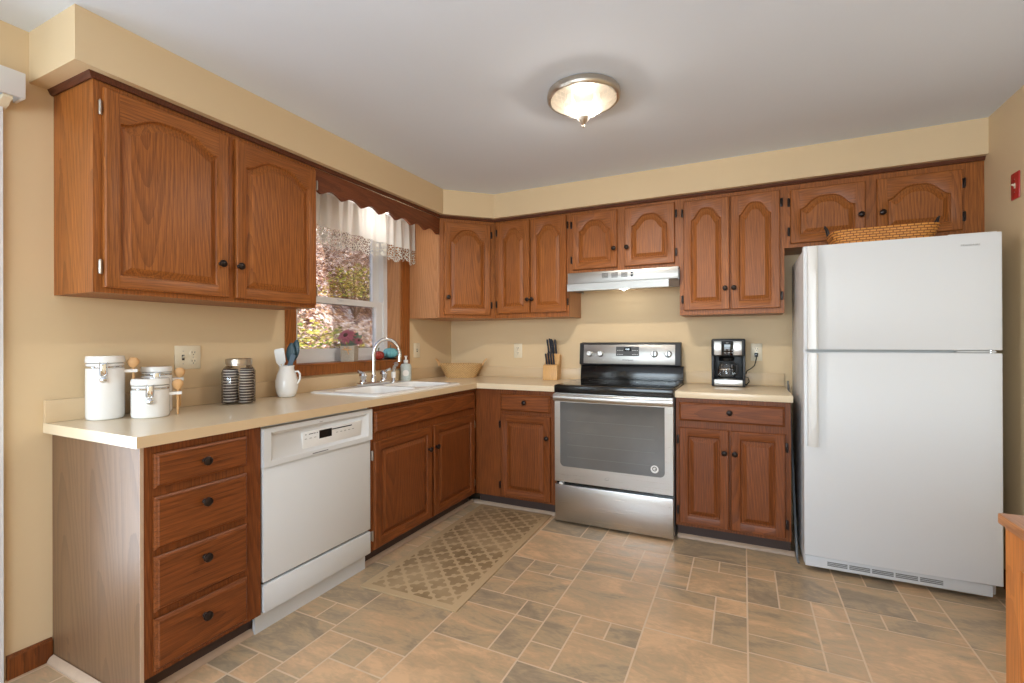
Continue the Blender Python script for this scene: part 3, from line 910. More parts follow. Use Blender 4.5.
# base cabinets
BF, BT = .61, .875
def base_left(y0): return (BF, y0, 0)
r = cabinet('drawer_cabinet', 'oak base cabinet with four drawers at the near end of the sink run', base_left(-2.80), LZ, .432, BT, BF - .002,
        drawers=[(.031, .365, .728, .845, .192, .789), (.031, .365, .52, .698, .192, .64), (.031, .365, .31, .497, .192, .437), (.031, .365, .112, .287, .192, .225)],
        toe=.095, mv='boak', mh='boakh', side='boak', end=1)
o = MB().box(-.006, -.0005, .0, .606, .0, BT).build('end_panel', M['side'], r); o['label'] = 'pale wood grain end panel with door sheen in its colour'
o = MB().box(-.007, .004, -.0015, .0, .0, BT).build('edge_strip', M['shoe'], r); o['label'] = 'pale worn front edge of end panel'
cabinet('sink_cabinet', 'oak sink base cabinet with false drawer front and two doors', base_left(-1.721), LZ, 1.108, BT, BF - .002,
        doors=[(.014, .539, .105, .685, 0, .497, .545, -1), (.561, 1.069, .105, .685, 0, .575, .548, 1)],
        drawers=[(.015, 1.071, .729, .845, None, None)], toe=.095, mv='boak', mh='boakh', side='boak', top=False)
cabinet('corner_base_cabinet', 'oak corner base cabinet with one drawer and one door left of the range', (.613, -BF, 0), 0, .637, BT, BF - .002,
        doors=[(.216, .599, .11, .696, 0, .577, .553, -1)], drawers=[(.214, .599, .722, .843, .41, .789)], toe=.095, mv='boak', mh='boakh', side='boak')
M['boak2'] = M['boak']; M['boak2h'] = M['boakh']
cabinet('base_cabinet', 'oak base cabinet with one drawer and two doors under the coffee maker', (2.03, -BF, 0), 0, .61, BT, BF - .002,
        doors=[(.02, .296, .115, .695, 0, .272, .564, -1), (.305, .582, .115, .695, 0, .327, .564, 1)],
        drawers=[(.02, .58, .736, .849, .30, .80)], toe=.095, mv='boak2', mh='boak2h', side='boak')

# ------------------------------------------------------------------ worktops
CT, CB, CD = .914, .8765, .644
SY0, SY1, SX0, SX1 = -1.63, -.81, .115, .565      # sink cut-out
def worktops():
    r = thing('worktop', 'cream laminate L shaped worktop with sink cut into it', 'worktop', (0, 0, 0))
    b = MB()
    b.grid([0.0005, CD, 1.2525], [-2.832, -CD, -.0005], [(CD, 1.2525, -2.832, -CD), (SX0, SX1, SY0, SY1)], CB, CT, ID, 0)
    ob = b.build('counter', [M['lam'], M['lamedge']], r)
    for p in ob.data.polygons:
        if abs(p.normal.z) < .5 and p.normal.x > .5: p.material_index = 1
    s = MB(); s.box(.0005, .02, -2.832, -.02, CT + .0003, 1.0, bev=.002); s.build('backsplash', M['lamedge'], r)
    s = MB(); s.box(.0205, 1.2525, -.02, -.0005, CT + .0003, 1.0, bev=.002); s.build('backsplash', M['lamedge'], r)
    r = thing('worktop', 'short cream laminate worktop between range and refrigerator', 'worktop', (2.028, 0, 0))
    b = MB(); b.box(0, .621, -CD, -.0005, CB, CT, bev=.0015); b.build('counter', [M['lam'], M['lamedge']], r)
    s = MB(); s.box(0, .621, -.02, -.0005, CT + .0003, 1.0, bev=.002); s.build('backsplash', M['lamedge'], r)
worktops()

# ------------------------------------------------------------------ sink
def sink():
    r = thing('kitchen_sink', 'white double bowl drop in sink set into the cream worktop', 'sink', (0, 0, CT))
    x0, x1, y0, y1 = .068, .60, -1.655, -.785
    def rr(x0, x1, y0, y1, rad, z, n=6):
        pts = []
        for cx_, cy_, a0 in ((x1 - rad, y1 - rad, 0), (x0 + rad, y1 - rad, 90), (x0 + rad, y0 + rad, 180), (x1 - rad, y0 + rad, 270)):
            for k in range(n + 1):
                a = math.radians(a0 + 90 * k / n)
                pts.append((cx_ + rad * math.cos(a), cy_ + rad * math.sin(a), z))
        return pts
    bx0, bx1 = .19, .558
    ym = (y0 + y1) / 2 + .02
    bowls = [(bx0, bx1, y0 + .05, ym - .022), (bx0, bx1, ym + .022, y1 - .05)]
    b = MB()
    b.loft([rr(x0, x1, y0, y1, .03, .0005), rr(x0, x1, y0, y1, .03, .008), rr(x0 + .012, x1 - .012, y0 + .012, y1 - .012, .03, .013)], True, False)
    # deck: grid around the bowls
    xs0, xs1, ys0, ys1 = x0 + .012, x1 - .012, y0 + .012, y1 - .012
    # simple deck with square holes sewn to rounded bowl rims
    bm = bmesh.new()
    def loop(pts):
        vs = [bm.verts.new(p) for p in pts]
        return [bm.edges.new((vs[i], vs[(i + 1) % len(vs)])) for i in range(len(vs))]
    ed = loop(rr(xs0, xs1, ys0, ys1, .03, .013))
    for q in bowls: ed += loop(rr(*q, .06, .013))
    bmesh.ops.triangle_fill(bm, use_beauty=True, use_dissolve=False, edges=ed)
    b._bm(bm, 0)
    b.build('rim', M['porc'], r)
    for q in bowls:
        c = MB()
        def sh(i, z, rad=.06): return rr(q[0] + i, q[1] - i, q[2] + i, q[3] - i, rad, z)
        rings = [sh(0, .013), sh(.004, .009), sh(.010, -.01), sh(.016, -.14), sh(.03, -.165, .055), sh(.06, -.175, .04)]
        c.loft(rings, True, False)
        c.add(rings[-1], [tuple(range(len(rings[-1])))])
        o = c.build('bowl', M['porc'], r, ang=60)
        cx_, cy_ = (q[0] + q[1]) / 2, (q[2] + q[3]) / 2
        MB().lathe([(.001, -.1745), (.03, -.1745), (.042, -.172), (.044, -.1745)], (cx_, cy_, 0)).build('drain', M['chrome'], o)
sink()
# faucet on the sink deck
def faucet():
    zt = CT + .0135
    r = thing('faucet', 'chrome gooseneck faucet with two lever handles on the white sink', 'faucet', (.125, -1.158, zt))
    b = MB(); b.box(-.028, .028, -.138, .138, 0, .02, bev=.007, seg=3); b.build('base_plate', M['chrome'], r)
    p = [(0, 0, .012), (0, 0, .04), (0, 0, .09), (0, 0, .15), (0, 0, .20)]
    R_ = .088
    dx, dy = .75, .66
    for k in range(1, 15):
        a = PI - PI * 1.08 * k / 14
        q = R_ + R_ * math.cos(a); p.append((dx * q, dy * q, .20 + R_ * math.sin(a) * 1.25))
    q = p[-1]; p.append((q[0] - .001, q[1], q[2] - .018))
    b = MB(); b.tube(p, [.018, .015] + [.0125] * (len(p) - 3) + [.0135], 14)
    b.lathe([(.022, .012), (.022, .03), (.017, .055), (.013, .07)], (0, 0, 0)); b.build('spout', M['chrome'], r)
    for s in (-1, 1):
        b = MB(); b.lathe([(.026, .018), (.026, .028), (.019, .038), (.021, .056), (.027, .066), (.023, .082), (.010, .09), (.001, .091)], (0, s * .102, 0), 'z', 18)
        b.tube([(0, s * .102, .072), (.01, s * .125, .09), (.012, s * .158, .098)], [.010, .008, .010], 8)
        b.build('handle', M['chrome'], r)
    r2 = thing('side_sprayer', 'chrome pull out side sprayer standing right of the faucet', 'sprayer', (.120, -.945, zt))
    MB().lathe([(.022, 0), (.022, .006), (.015, .018), (.013, .03)]).build('holder', M['chrome'], r2)
    b = MB(); b.tube([(0, 0, .028), (0, 0, .07), (.003, 0, .105), (.015, -.004, .128), (.034, -.01, .13)], [.012, .0155, .016, .017, .018], 12)
    b.build('spray_head', M['chrome'], r2)
    MB().lathe([(.0138, .03), (.0178, .045), (.0178, .066), (.016, .075)], seg=14).build('grip', M['porc'], r2)
faucet()

# ------------------------------------------------------------------ dishwasher
def dishwasher():
    r = thing('dishwasher', 'white built in dishwasher between drawer cabinet and sink cabinet', 'dishwasher', (BF - .018, -2.366, 0), LZ)
    W = .644
    MB().box(.004, W - .004, .0, .56, .1, .872).build('tub', M['dwhite'], r)
    d = MB(); d.box(.006, W - .006, -.024, -.0005, .222, .698, bev=.004); d.build('door', M['dwhite'], r)
    # control panel: raised rim with a recessed scooped face
    b = MB()
    z0, z1 = .70, .862
    b.grid([.002, W - .002], [z0, z1], [(.035, W - .03, z0 + .022, z1 - .02)], -.034, -.0005, XZ)
    b.loft([[(.035, -.034, z0 + .022), (W - .03, -.034, z0 + .022), (W - .03, -.034, z1 - .02), (.035, -.034, z1 - .02)],
            [(.052, -.027, z0 + .028), (W - .046, -.027, z0 + .028), (W - .046, -.018, z1 - .034), (.052, -.018, z1 - .034)]], True, False)
    b.add([(.052, -.027, z0 + .028), (W - .046, -.027, z0 + .028), (W - .046, -.018, z1 - .034), (.052, -.018, z1 - .034)], [(0, 1, 2, 3)])
    p = b.build('control_panel', M['dwhite'], r, ang=50)
    for q in ((.20, .565, .735, .812),):
        MB().box(q[0], q[1], -.0262, -.02, q[2], q[3], bev=.0008).build('keypad', M['white'], p)
    MB().box(.295, .37, -.0272, -.0262, .768, .806).build('display', M['black'], p)
    MB().box(.372, .50, -.0272, -.0262, .797, .802).build('indicator_strip', M['black'], p)
    for k, x in enumerate((.215, .235, .248, .262, .28)):
        MB().box(x, x + (.006 if k in (0, 4) else .011), -.0272, -.0262, .797, .8005).build('indicator_strip', M['dgrey'], p)
    for k in range(12):
        x = .212 + k * .0265
        if .285 < x + .01 and x < .375: continue
        MB().box(x, x + .012, -.0272, -.0262, .778, .781).build('key_mark', M['lgrey'], p)
    MB().box(.25, .34, -.0352, -.034, .7065, .7095).build('latch_slot', M['dgrey'], p)
    MB().box(.29, .306, -.0352, -.034, .846, .849).build('badge', M['lgrey'], p)
    MB().box(.006, W - .006, -.026, -.0005, .095, .212, bev=.006).build('lower_panel', M['dwhite'], r)
    MB().box(.0, W, .022, .037, .0, .094).build('toe_panel', M['dwhite'], r)
    MB().box(.01, W - .01, -.006, -.0005, .212, .222).build('door_gap', M['dgrey'], r)
dishwasher()

# ------------------------------------------------------------------ range
def kitchen_range():
    x0, x1 = 1.2565, 2.0235
    W = x1 - x0
    r = thing('range', 'stainless steel electric range with black glass cooktop', 'range', (x0, 0, 0))
    YF = -.665
    MB().box(0, W, -.62, -.03, .02, .90).build('body', M['dgrey'], r)
    b = MB(); b.box(0, W, YF - .005, -.10, .876, .927, bev=.006); b.build('cooktop', M['black'], r)
    g = MB(); g.box(.015, W - .015, YF + .02, -.115, .9272, .9288); ct = g.build('glass_top', M['bglass'], r)
    for cx_, cy_, rad in ((.2, -.5, .105), (.57, -.5, .09), (.2, -.25, .08), (.57, -.25, .105)):
        MB().lathe([(rad, .9288), (rad, .9291), (rad - .002, .9291), (rad - .002, .9288)], (cx_, cy_, 0), 'z', 48, cap=False).build('burner_ring', M['dgrey'], ct)
    # backguard: glossy black lower splash, then the control console
    b = MB(); b.prism([(-.10, .9275), (-.085, 1.035), (-.045, 1.035), (-.045, .9275)], lambda u, v, w_: (w_, u, v), .004, W - .004, bev=.003); b.build('splash_panel', M['black'], r)
    b = MB(); b.prism([(-.115, 1.042), (-.098, 1.205), (-.04, 1.21), (-.04, 1.035), (-.085, 1.035)], lambda u, v, w_: (w_, u, v), 0, W - .020, bev=.004)
    con = b.build('console', M['matblk'], r)
    tl = math.atan2(.017, .163)
    # console face frame of reference: origin bottom of face
    fr = Matrix.Translation((0, -.115, 1.042)) @ Matrix.Rotation(-tl, 4, 'X')
    b = MB(); b.box(.034, W - .058, -.0022, -.0004, .006, .150, M4=fr, bev=.0008); pl = b.build('face_plate', M['hsteel'], con)
    MB().box(.285, .455, -.0034, -.0022, .065, .135, M4=fr).build('control_pad', M['dgrey'], con)
    MB().box(.345, .398, -.0042, -.0034, .102, .13, M4=fr).build('clock_window', M['black'], con)
    cl = text('clock_digits', '8:88', .016, M['lcd'], con, fr @ Vector((.371, -.0045, .116)), (PI / 2 - tl, 0, 0), .0001)
    for k in range(3):
        for j in range(2):
            for s in (0, 1):
                MB().box(.294 + k * .016 + s * .112, .304 + k * .016 + s * .112, -.004, -.0034, .076 + j * .03, .079 + j * .03, M4=fr).build('key_mark', M['white'], con)
    text('maker_badge', 'Whirlpool', .019, M['dgrey'], con, fr @ Vector((.372, -.0026, .035)), (PI / 2 - tl, 0, 0), .0003, shear=.15)
    for x in (.082, .167, .565, .662):
        k = MB(); k.lathe([(.026, -.0022), (.025, -.008), (.0215, -.010), (.020, -.024), (.018, -.026), (.0001, -.026)], (x, 0, .082), 'y', 24, M4=fr)
        kb = k.build('control_knob', M['steel'], con)
        MB().box(x - .0035, x + .0035, -.031, -.025, .063, .101, bev=.002, M4=fr).build('grip', M['steel'] if x < .4 else M['dgrey'], kb)
    # oven door
    d = MB(); z0, z1 = .283, .872
    nx = 8
    def outline(zt, y): pass
    wz0, wz1, wx0, wx1 = .385, .815, .042, W - .052
    d.grid([.003, W - .003], [z0, z1], [(wx0, wx1, wz0, wz1)], YF, -.622, XZ)
    dr = d.build('oven_door', M['steel'], r)
    rad = .03; pts = []
    for cx_, cz_, a0 in ((wx1 - rad, wz0 + rad, 270), (wx1, wz1, None), (wx0, wz1, None), (wx0 + rad, wz0 + rad, 180)):
        if a0 is None: pts.append((cx_, cz_))
        else: pts += [(cx_ + rad * math.cos(math.radians(a0 + 90 * k / 6)), cz_ + rad * math.sin(math.radians(a0 + 90 * k / 6))) for k in range(7)]
    g = MB(); g.prism(pts, XZ, YF - .002, YF + .01); gw = g.build('oven_window', M['ovenglass'], dr)
    for sx in (0, 1):   # steel corner fillets behind the rounded glass
        q = MB(); xx = wx0 if sx == 0 else wx1 - rad
        q.box(xx, xx + rad, YF, -.63, wz0, wz0 + rad); q.build('corner_fillet', M['steel'], dr)
    for z in (.45, .53, .61, .69): MB().box(wx0 + .05, wx1 - .06, YF - .0026, YF - .002, z, z + .003).build('rack_line', M['lgrey2'], gw)
    st = MB(); st.lathe([(.0001, YF - .0032), (.024, YF - .0032), (.024, YF - .002), (.0001, YF - .002)], (W - .112, 0, .432), 'y', 28); s_ = st.build('round_sticker', M['white'], gw)
    st = MB(); st.lathe([(.009, YF - .0036), (.0145, YF - .0036), (.0145, YF - .0032), (.009, YF - .0032), (.009, YF - .0036)], (W - .112, 0, .434), 'y', 24, cap=False); st.box(W - .112, W - .102, YF - .0036, YF - .0032, .431, .436); st.build('sticker_mark', M['dgrey'], s_)
    # bowed handle across the top of the door
    n = 24; rings = []
    for i in range(n + 1):
        x = .0015 + (W - .003) * i / n
        bow = .03 + .022 * math.sin(PI * i / n)
        yy = YF - bow
        h = .023
        prof = [(YF, -h), (yy + .008, -h), (yy, -h + .010), (yy, h - .010), (yy + .008, h), (YF, h)]
        rings.append([(x, p, .846 + q) for p, q in prof])
    hb = MB(); hb.loft(rings, True, True); hb.build('handle', M['steel'], dr, ang=50)
    MB().tube([(W * .47 + .017 * math.cos(q), YF - .0006, .335 + .008 * math.sin(q) + .004 * math.cos(q)) for q in [.5 + .45 * k for k in range(12)]], [.0004 + .0001 * k for k in range(12)], 6).build('maker_badge', M['grate'], dr)
    w_ = MB(); w_.box(.003, W - .003, YF, -.622, .018, .262, bev=.004); dw = w_.build('storage_drawer', M['steel'], r)
    MB().box(.01, W - .01, -.64, -.62, .258, .288).build('shadow_gap', M['black'], r)
    MB().box(.035, .06, YF - .002, -.64, .264, .276).build('drawer_catch', M['white'], r)
    for x in (.03, W - .06):
        for y in (-.6, -.1): MB().lathe([(.015, 0), (.015, .022)], (x + .015, y, 0)).build('foot', M['black'], r)
M['badge'] = plain('pale_grey_badge', lin(178, 178, 176), .5)
M['lgrey2'] = plain('oven_rack_wire', lin(104, 104, 104), .4, var=.05)
kitchen_range()

# ------------------------------------------------------------------ range hood
def hood():
    x0, W = 1.248, .770
    r = thing('range_hood', 'stainless under cabinet range hood above the black cooktop', 'hood', (x0, 0, 1.583))
    zt = 1.716 - 1.583
    b = MB()
    yf = -.352
    # top, back and side shell
    b.box(0, W, yf, -.001, zt - .012, zt - .0005); b.box(0, .01, -.31, -.001, .012, zt - .012); b.box(W - .01, W, -.31, -.001, .012, zt - .012)
    b.build('shell', M['hsteel'], r)
    b = MB(); b.box(0, W, yf - .006, yf, .052, zt - .0005, bev=.002); fp = b.build('control_strip', M['hsteel'], r)
    # lip with a clipped right corner
    b = MB(); pts = [(0, -.31), (0, yf - .02), (W - .06, yf - .02), (W, -.31)]
    b.prism(pts, ID, 0, .05); b.build('lip', M['hsteel'], r)
    for k in range(3):
        g = MB()
        for j in range(5): g.box(.255 + k * .068, .30 + k * .068, yf - .0078, yf - .006, .083 + j * .0075, .087 + j * .0075)
        g.build('vent_slots', M['dgrey'], fp)
    for z in (.083, .103): MB().box(.458, .473, yf - .0105, yf - .006, z, z + .014, bev=.001).build('rocker_switch', M['black'], fp)
    b = MB(); b.box(.011, W - .011, -.309, -.012, .04, .044); b.build('underside_pan', M['nickel'], r)
    f = MB(); f.box(.2, .58, -.27, -.06, .030, .0395, bev=.002); f.build('grease_filter', M['grate'], r)
    lb = MB(); lb.lathe([(.001, -.048), (.010, -.043), (.014, -.030), (.011, -.012), (.008, 0)], (.395, -.29, .04), 'z', 16); lb.build('bulb', M['bulbcool'], r)
    MB().tube([(.33, -.285, .036), (.36, -.29, .012), (.42, -.29, .008), (.50, -.28, .03)], .003, 6).build('lamp_bracket', M['white'], r)
    MB().box(.515, .53, -.3, -.2, .012, .024, M4=None).build('latch_strip', M['nickel'], r)
    return x0
hood()
lamp('hood_light', 'POINT', (1.634, -.24, 1.555), .7, (1, .93, .8), shadow_soft_size=.03)

# ------------------------------------------------------------------ refrigerator
def fridge():
    x0, x1, YF = 2.689, 3.471, -.741
    W = x1 - x0
    r = thing('refrigerator', 'white top freezer refrigerator', 'refrigerator', (x0, 0, 0))
    r['label'] = 'large white top freezer refrigerator at the right'
    b = MB(); b.box(.004, W - .004, -.672, -.04, .02, 1.708, bev=.006); b.build('body', M['fridge'], r)
    MB().box(.02, W - .02, -.684, -.672, .07, 1.70).build('gasket', M['fgap'], r)
    def door(z0, z1, nm):
        b = MB()
        # slightly crowned front face
        n = 10; rings = []
        pts = []
        for i in range(n + 1):
            x = W * i / n
            c = .006 * (1 - (2 * i / n - 1) ** 2)
            pts.append((x, YF + .006 - c))
        pts = [(0, -.684)] + [(0, pts[0][1] + .004), (.004, pts[0][1])] + pts[1:-1] + [(W - .004, pts[-1][1]), (W, pts[-1][1] + .004), (W, -.684)]
        b.prism(pts, ID, z0, z1, bev=.003)
        return b.build(nm, M['fridge'], r, ang=30)
    fz = door(1.172, 1.717, 'freezer_door'); lf = door(.088, 1.158, 'fresh_food_door')
    # handles: full height moulded strips on the left edge
    def strip(parent, z0, z1, flip):
        n = 14; rings = []
        for i in range(n + 1):
            u = i / n
            z = z0 + (z1 - z0) * u
            e = u if flip else 1 - u           # e = 1 at the outer (far) end
            prot = .034 * (1 - .55 * max(0, (e - .75) / .25) ** 2)
            a, c = .016, .066
            rings.append([(a, YF + .006, z), (a + .002, YF - prot * .9, z), (a + .008, YF - prot, z), (c - .012, YF - prot, z), (c - .004, YF - prot * .8, z), (c, YF + .006, z)])
        b = MB(); b.loft(rings, True, True); b.build('handle', M['white'], parent, ang=40)
    strip(fz, 1.174, 1.713, True)
    strip(lf, .664, 1.156, False)
    text('maker_badge', 'FRIGIDAIRE', .0125, M['badge'], fz, (.668, YF - .0018, 1.663), (PI / 2, 0, 0), .0006, space=1.1)
    MB().box(.60, W - .005, -.70, -.64, 1.718, 1.726, bev=.003).build('hinge_cover', M['white'], r)
    MB().lathe([(.006, 1.159), (.006, 1.171)], (W - .03, -.70, 0), 'z', 12).build('centre_hinge', M['chrome'], r)
    MB().box(W - .16, W - .02, -.728, -.70, 1.162, 1.168).build('hinge_plate', M['white'], r)
    k = MB(); k.box(.006, W - .03, -.715, -.69, .024, .08, bev=.004); kp = k.build('kick_plate', M['fridge'], r)
    for j in range(5):
        q = MB()
        for z in (.042, .050, .058): q.box(.105 + j * .095, .192 + j * .095, -.7168, -.715, z, z + .005)
        q.build('vent_slots', M['grate'], kp)
    for x in (.06, W - .10):
        for y in (-.6, -.12): MB().lathe([(.02, 0), (.02, .02)], (x + .02, y, 0)).build('foot', M['matblk'], r)
fridge()
t = MB(); t.tube([(2.668, -.04, .95), (2.668, -.2, .78), (2.667, -.36, .5), (2.667, -.50, .2), (2.668, -.60, .012), (2.67, -.655, .008)], .006, 8)
tag(t.build('water_hose', M['coppertube']), 'thin grey hose hanging in the gap left of the refrigerator', 'hose')

# ------------------------------------------------------------------ things on the worktops
def canister(label, x, y, rad, H, rz, sx=1.0):
    r = thing('canister', label, 'canister', (x, y, CT + .0005), rz, 'white ceramic canisters')
    L = .88
    b = MB(); zb = H * (.80 if H > .19 else .70)
    b.lathe([(rad * .9, 0), (rad * .97, .004), (rad, .014), (rad, zb), (rad * .94, zb + .003)], seg=36, sx=sx); b.build('pot', M['porc'], r)
    z = zb + .003
    c = MB(); c.lathe([(rad * .97, z), (rad * .985, z + .002), (rad * .985, z + .006), (rad * .95, z + .008)], seg=36, sx=sx); c.build('wire_band', M['chrome'], r)
    q = (H - z - .008)
    c = MB(); c.lathe([(rad * .93, z + .007), (rad * .98, z + .009), (rad * .98, z + q * .42), (rad * .93, z + q * .45)], seg=36, sx=sx); c.build('collar', M['porc'], r)
    c = MB(); c.lathe([(rad * .9, z + q * .45), (rad * .92, z + q * .5)], seg=36, sx=sx); c.build('seal', M['lgrey'], r)
    c = MB(); c.lathe([(rad * .94, z + q * .5), (rad * 1.01, z + q * .54), (rad * 1.02, z + q * .84), (rad * .97, H), (.001, H + .001)], seg=36, sx=sx); c.build('lid', M['porc'], r)
    # clasp on the front
    fy = -rad - .002
    c = MB(); c.box(-.009, .009, fy - .006, fy + .002, zb - .028, z + q * .5, bev=.002)
    c.tube([(-.012, fy - .004, z + q * .6), (-.012, fy - .009, zb - .02), (0, fy - .012, zb - .034), (.012, fy - .009, zb - .02), (.012, fy - .004, z + q * .6)], .0018, 6)
    c.lathe([(.001, -.012), (.011, -.006), (.012, 0), (.008, .006), (.001, .008)], (0, fy - .010, zb - .042), 'y', 14); c.build('clasp', M['chrome'], r)
    # spoon bracket at the right
    c = MB(); zz = zb - .006 if H > .2 else zb - .012
    c.grid([rad * sx - .004, rad * sx + .041], [-.013, .013], [(rad * sx + .021, rad * sx + .033, -.006, .006)], zz - .012, zz, ID); c.build('spoon_bracket', M['porc'], r)
    return r, (rad * sx + .027, 0, zz)
def spoon(label, x, y, ztop, zbot, rz):
    r = thing('wooden_spoon', label, 'spoon', (x, y, zbot), rz, 'wooden canister spoons')
    H = ztop - zbot
    MB().lathe([(.001, 0), (.0045, .003), (.0045, H - .03)], seg=10).build('shaft', M['spoon'], r)
    b = MB(); b.lathe([(.001, H - .036), (.010, H - .034), (.020, H - .018), (.020, H - .006), (.012, H + .005), (.001, H + .008)], seg=18, sy=.5); b.build('bowl', M['spoon'], r)
RZC = YAW + .62                      # the clasps face the camera corner of the room
for (lab, slab, x, y, rad, H, sx) in (
        ('tallest white ceramic canister with metal clasp at the near end of the worktop', 'wooden spoon hung on the tallest canister', .088, -2.672, .062, .252, 1),
        ('short white ceramic canister in front of the other two', 'wooden spoon hung on the short front canister', .205, -2.568, .065, .158, 1),
        ('medium white ceramic canister half hidden behind the short one', 'wooden spoon hung on the half hidden medium canister', .088, -2.484, .056, .20, 1)):
    r, p = canister(lab, x, y, rad, H, RZC, sx)
    q = Matrix.Rotation(RZC, 3, 'Z') @ Vector(p)
    zt = CT + H - .014
    spoon(slab, x + q.x, y + q.y, zt, CT + .002 if H < .16 else CT + H * .1, RZC)

# glass jar packed with dark and white layered sweets
def jar():
    r = thing('glass_jar', 'glass jar with metal lid full of dark sandwich cookies', 'jar', (.118, -2.125, CT + .0005), .9)
    w_ = .062
    S_ = 1.2
    def sq(rad, z, n=40, p=4.0):
        rad *= 1.2; z *= 1.27
        out = []
        for i in range(n):
            a = 2 * PI * i / n; c, s = math.cos(a), math.sin(a)
            k = rad / ((abs(c) ** p + abs(s) ** p) ** (1 / p))
            out.append((k * c, k * s, z))
        return out
    def ci(rad, z): return sq(rad, z, p=2.0)
    b = MB(); b.loft([sq(w_ - .006, .0), sq(w_, .006), sq(w_, .125), sq(w_ - .006, .138, p=3), ci(.046, .148), ci(.046, .16)], True, False)
    b.build('jar_body', M['glass'], r, ang=60)
    c = MB(); c.lathe([(.058, .19), (.058, .195), (.0595, .197), (.0595, .22), (.055, .224), (.001, .224)], seg=36); c.build('lid', M['nickel'], r)
    src = None
    k = 0
    for col in range(4):
        a = Matrix.Rotation(.9, 3, 'Z') @ Vector(((-1, 1, 1, -1)[col] * .0345, (-1, -1, 1, 1)[col] * .0345, 0))
        for row in range(12):
            z = CT + .0005 + .004 + (0 if col % 2 else .0065) + row * .0136
            if src is None:
                b = MB()
                b.lathe([(.001, 0), (.029, 0), (.031, .0012), (.031, .0036), (.029, .0046)], seg=26, mi=0)
                b.lathe([(.0285, .0042), (.0295, .0048), (.0295, .0082), (.0285, .0088)], seg=26, mi=1)
                b.lathe([(.029, .0082), (.031, .0092), (.031, .0118), (.029, .013), (.001, .013)], seg=26, mi=0)
                src = b.build('sandwich_cookie', [M['choc'], M['cream']]); o = src
                tag(o, 'dark sandwich cookie with white filling stacked inside the glass jar', 'cookie', 'sandwich cookies in the glass jar')
            else:
                o = src.copy(); C.objects.link(o)
            jx, jy = random.uniform(-.0025, .0025), random.uniform(-.0025, .0025)
            o.location = (.118 + a.x + jx, -2.125 + a.y + jy, z); o.rotation_euler = (0, 0, k * .7); k += 1
M['choc'] = plain('dark_chocolate', lin(66, 42, 34), .5, var=.2, scale=60)
M['cream'] = plain('white_cream', lin(232, 222, 208), .5, var=.05, scale=60)
jar()

# pitcher of utensils
def pitcher():
    px, py = .106, -1.835
    r = thing('pitcher', 'white ceramic pitcher holding cooking utensils', 'pitcher', (px, py, CT + .0005), .5)
    b = MB()
    prof = [(.030, 0), (.038, .002), (.046, .02), (.052, .05), (.051, .075), (.044, .105), (.034, .128), (.033, .14), (.037, .148), (.034, .148), (.030, .14), (.031, .128), (.04, .104), (.047, .075), (.047, .05), (.04, .012), (.001, .01)]
    b.lathe([(a_ * 1.14, h_ * 1.18) for a_, h_ in prof], seg=36); b.build('body', M['porc'], r, ang=60)
    h = MB(); h.tube([(.046, 0, .139), (.062, 0, .142), (.073, 0, .128), (.073, 0, .10), (.064, 0, .08), (.055, 0, .073)], [.006, .0055, .005, .005, .0055, .006], 10); h.build('handle', M['porc'], r)
    g = 'utensils in the white pitcher'
    def ut(name, label, perp, lean, ang, mat, kind, H):
        k_ = .019 - .15 * math.tan(lean)
        dx, dy = k_ * math.cos(ang) - _s * perp, k_ * math.sin(ang) + _c * perp
        q = thing(name, label, 'utensil', (px + dx, py + dy, CT + .017), 0, g)
        H *= 1.14
        # leaning direction
        d = Vector((math.cos(ang) * math.sin(lean), math.sin(ang) * math.sin(lean), math.cos(lean)))
        rot = Vector((0, 0, 1)).rotation_difference(d).to_matrix().to_4x4() @ Matrix.Rotation(YAW, 4, 'Z')
        s = MB(); s.tube([(0, 0, 0), (0, 0, H * .66)], .0042, 8, M4=rot); s.build('shaft', M['chrome'] if kind == 'spatula' else mat, q)
        b = MB()
        if kind == 'spatula':
            b.prism([(-.010, H * .62), (.010, H * .62), (.026, H * .70), (.028, H * .97), (.02, H), (-.024, H * .99), (-.028, H * .95), (-.026, H * .70)], lambda u, v, w_: (u, w_, v), -.002, .002, M4=rot)
        elif kind == 'spoon':
            rings = []
            for i in range(9):
                u = i / 8; wd = .027 * math.sin(PI * (.12 + .84 * u)) ** .8
                rings.append([(wd * math.cos(2 * PI * k / 14), .004 * math.sin(2 * PI * k / 14) - .004 * math.sin(PI * u), H * (.62 + .38 * u)) for k in range(14)])
            b.loft(rings, True, True, M4=rot)
        else:
            b.prism([(-.008, H * .62), (.008, H * .62), (.013, H * .72), (.013, H * .98), (-.009, H), (-.013, H * .96), (-.013, H * .72)], lambda u, v, w_: (u, w_, v), -.003, .003, M4=rot)
        b.build('blade' if kind != 'spoon' else 'bowl', mat, q)
    a = YAW
    ut('spatula', 'white slotted spatula leaning left in the pitcher', -.017, .155, PI + a, M['white'], 'spatula', .225)
    ut('cooking_spoon', 'large dark teal spoon upright in the pitcher', .005, .04, a, M['teal'], 'spoon', .25)
    ut('scraper', 'slate blue scraper leaning right in the pitcher', -.008, .34, a, M['steelgrey'], 'scraper', .205)
    ut('ladle_spoon', 'dark teal spoon at the back right of the pitcher', .021, .20, a, M['teal'], 'spoon', .27)
pitcher()

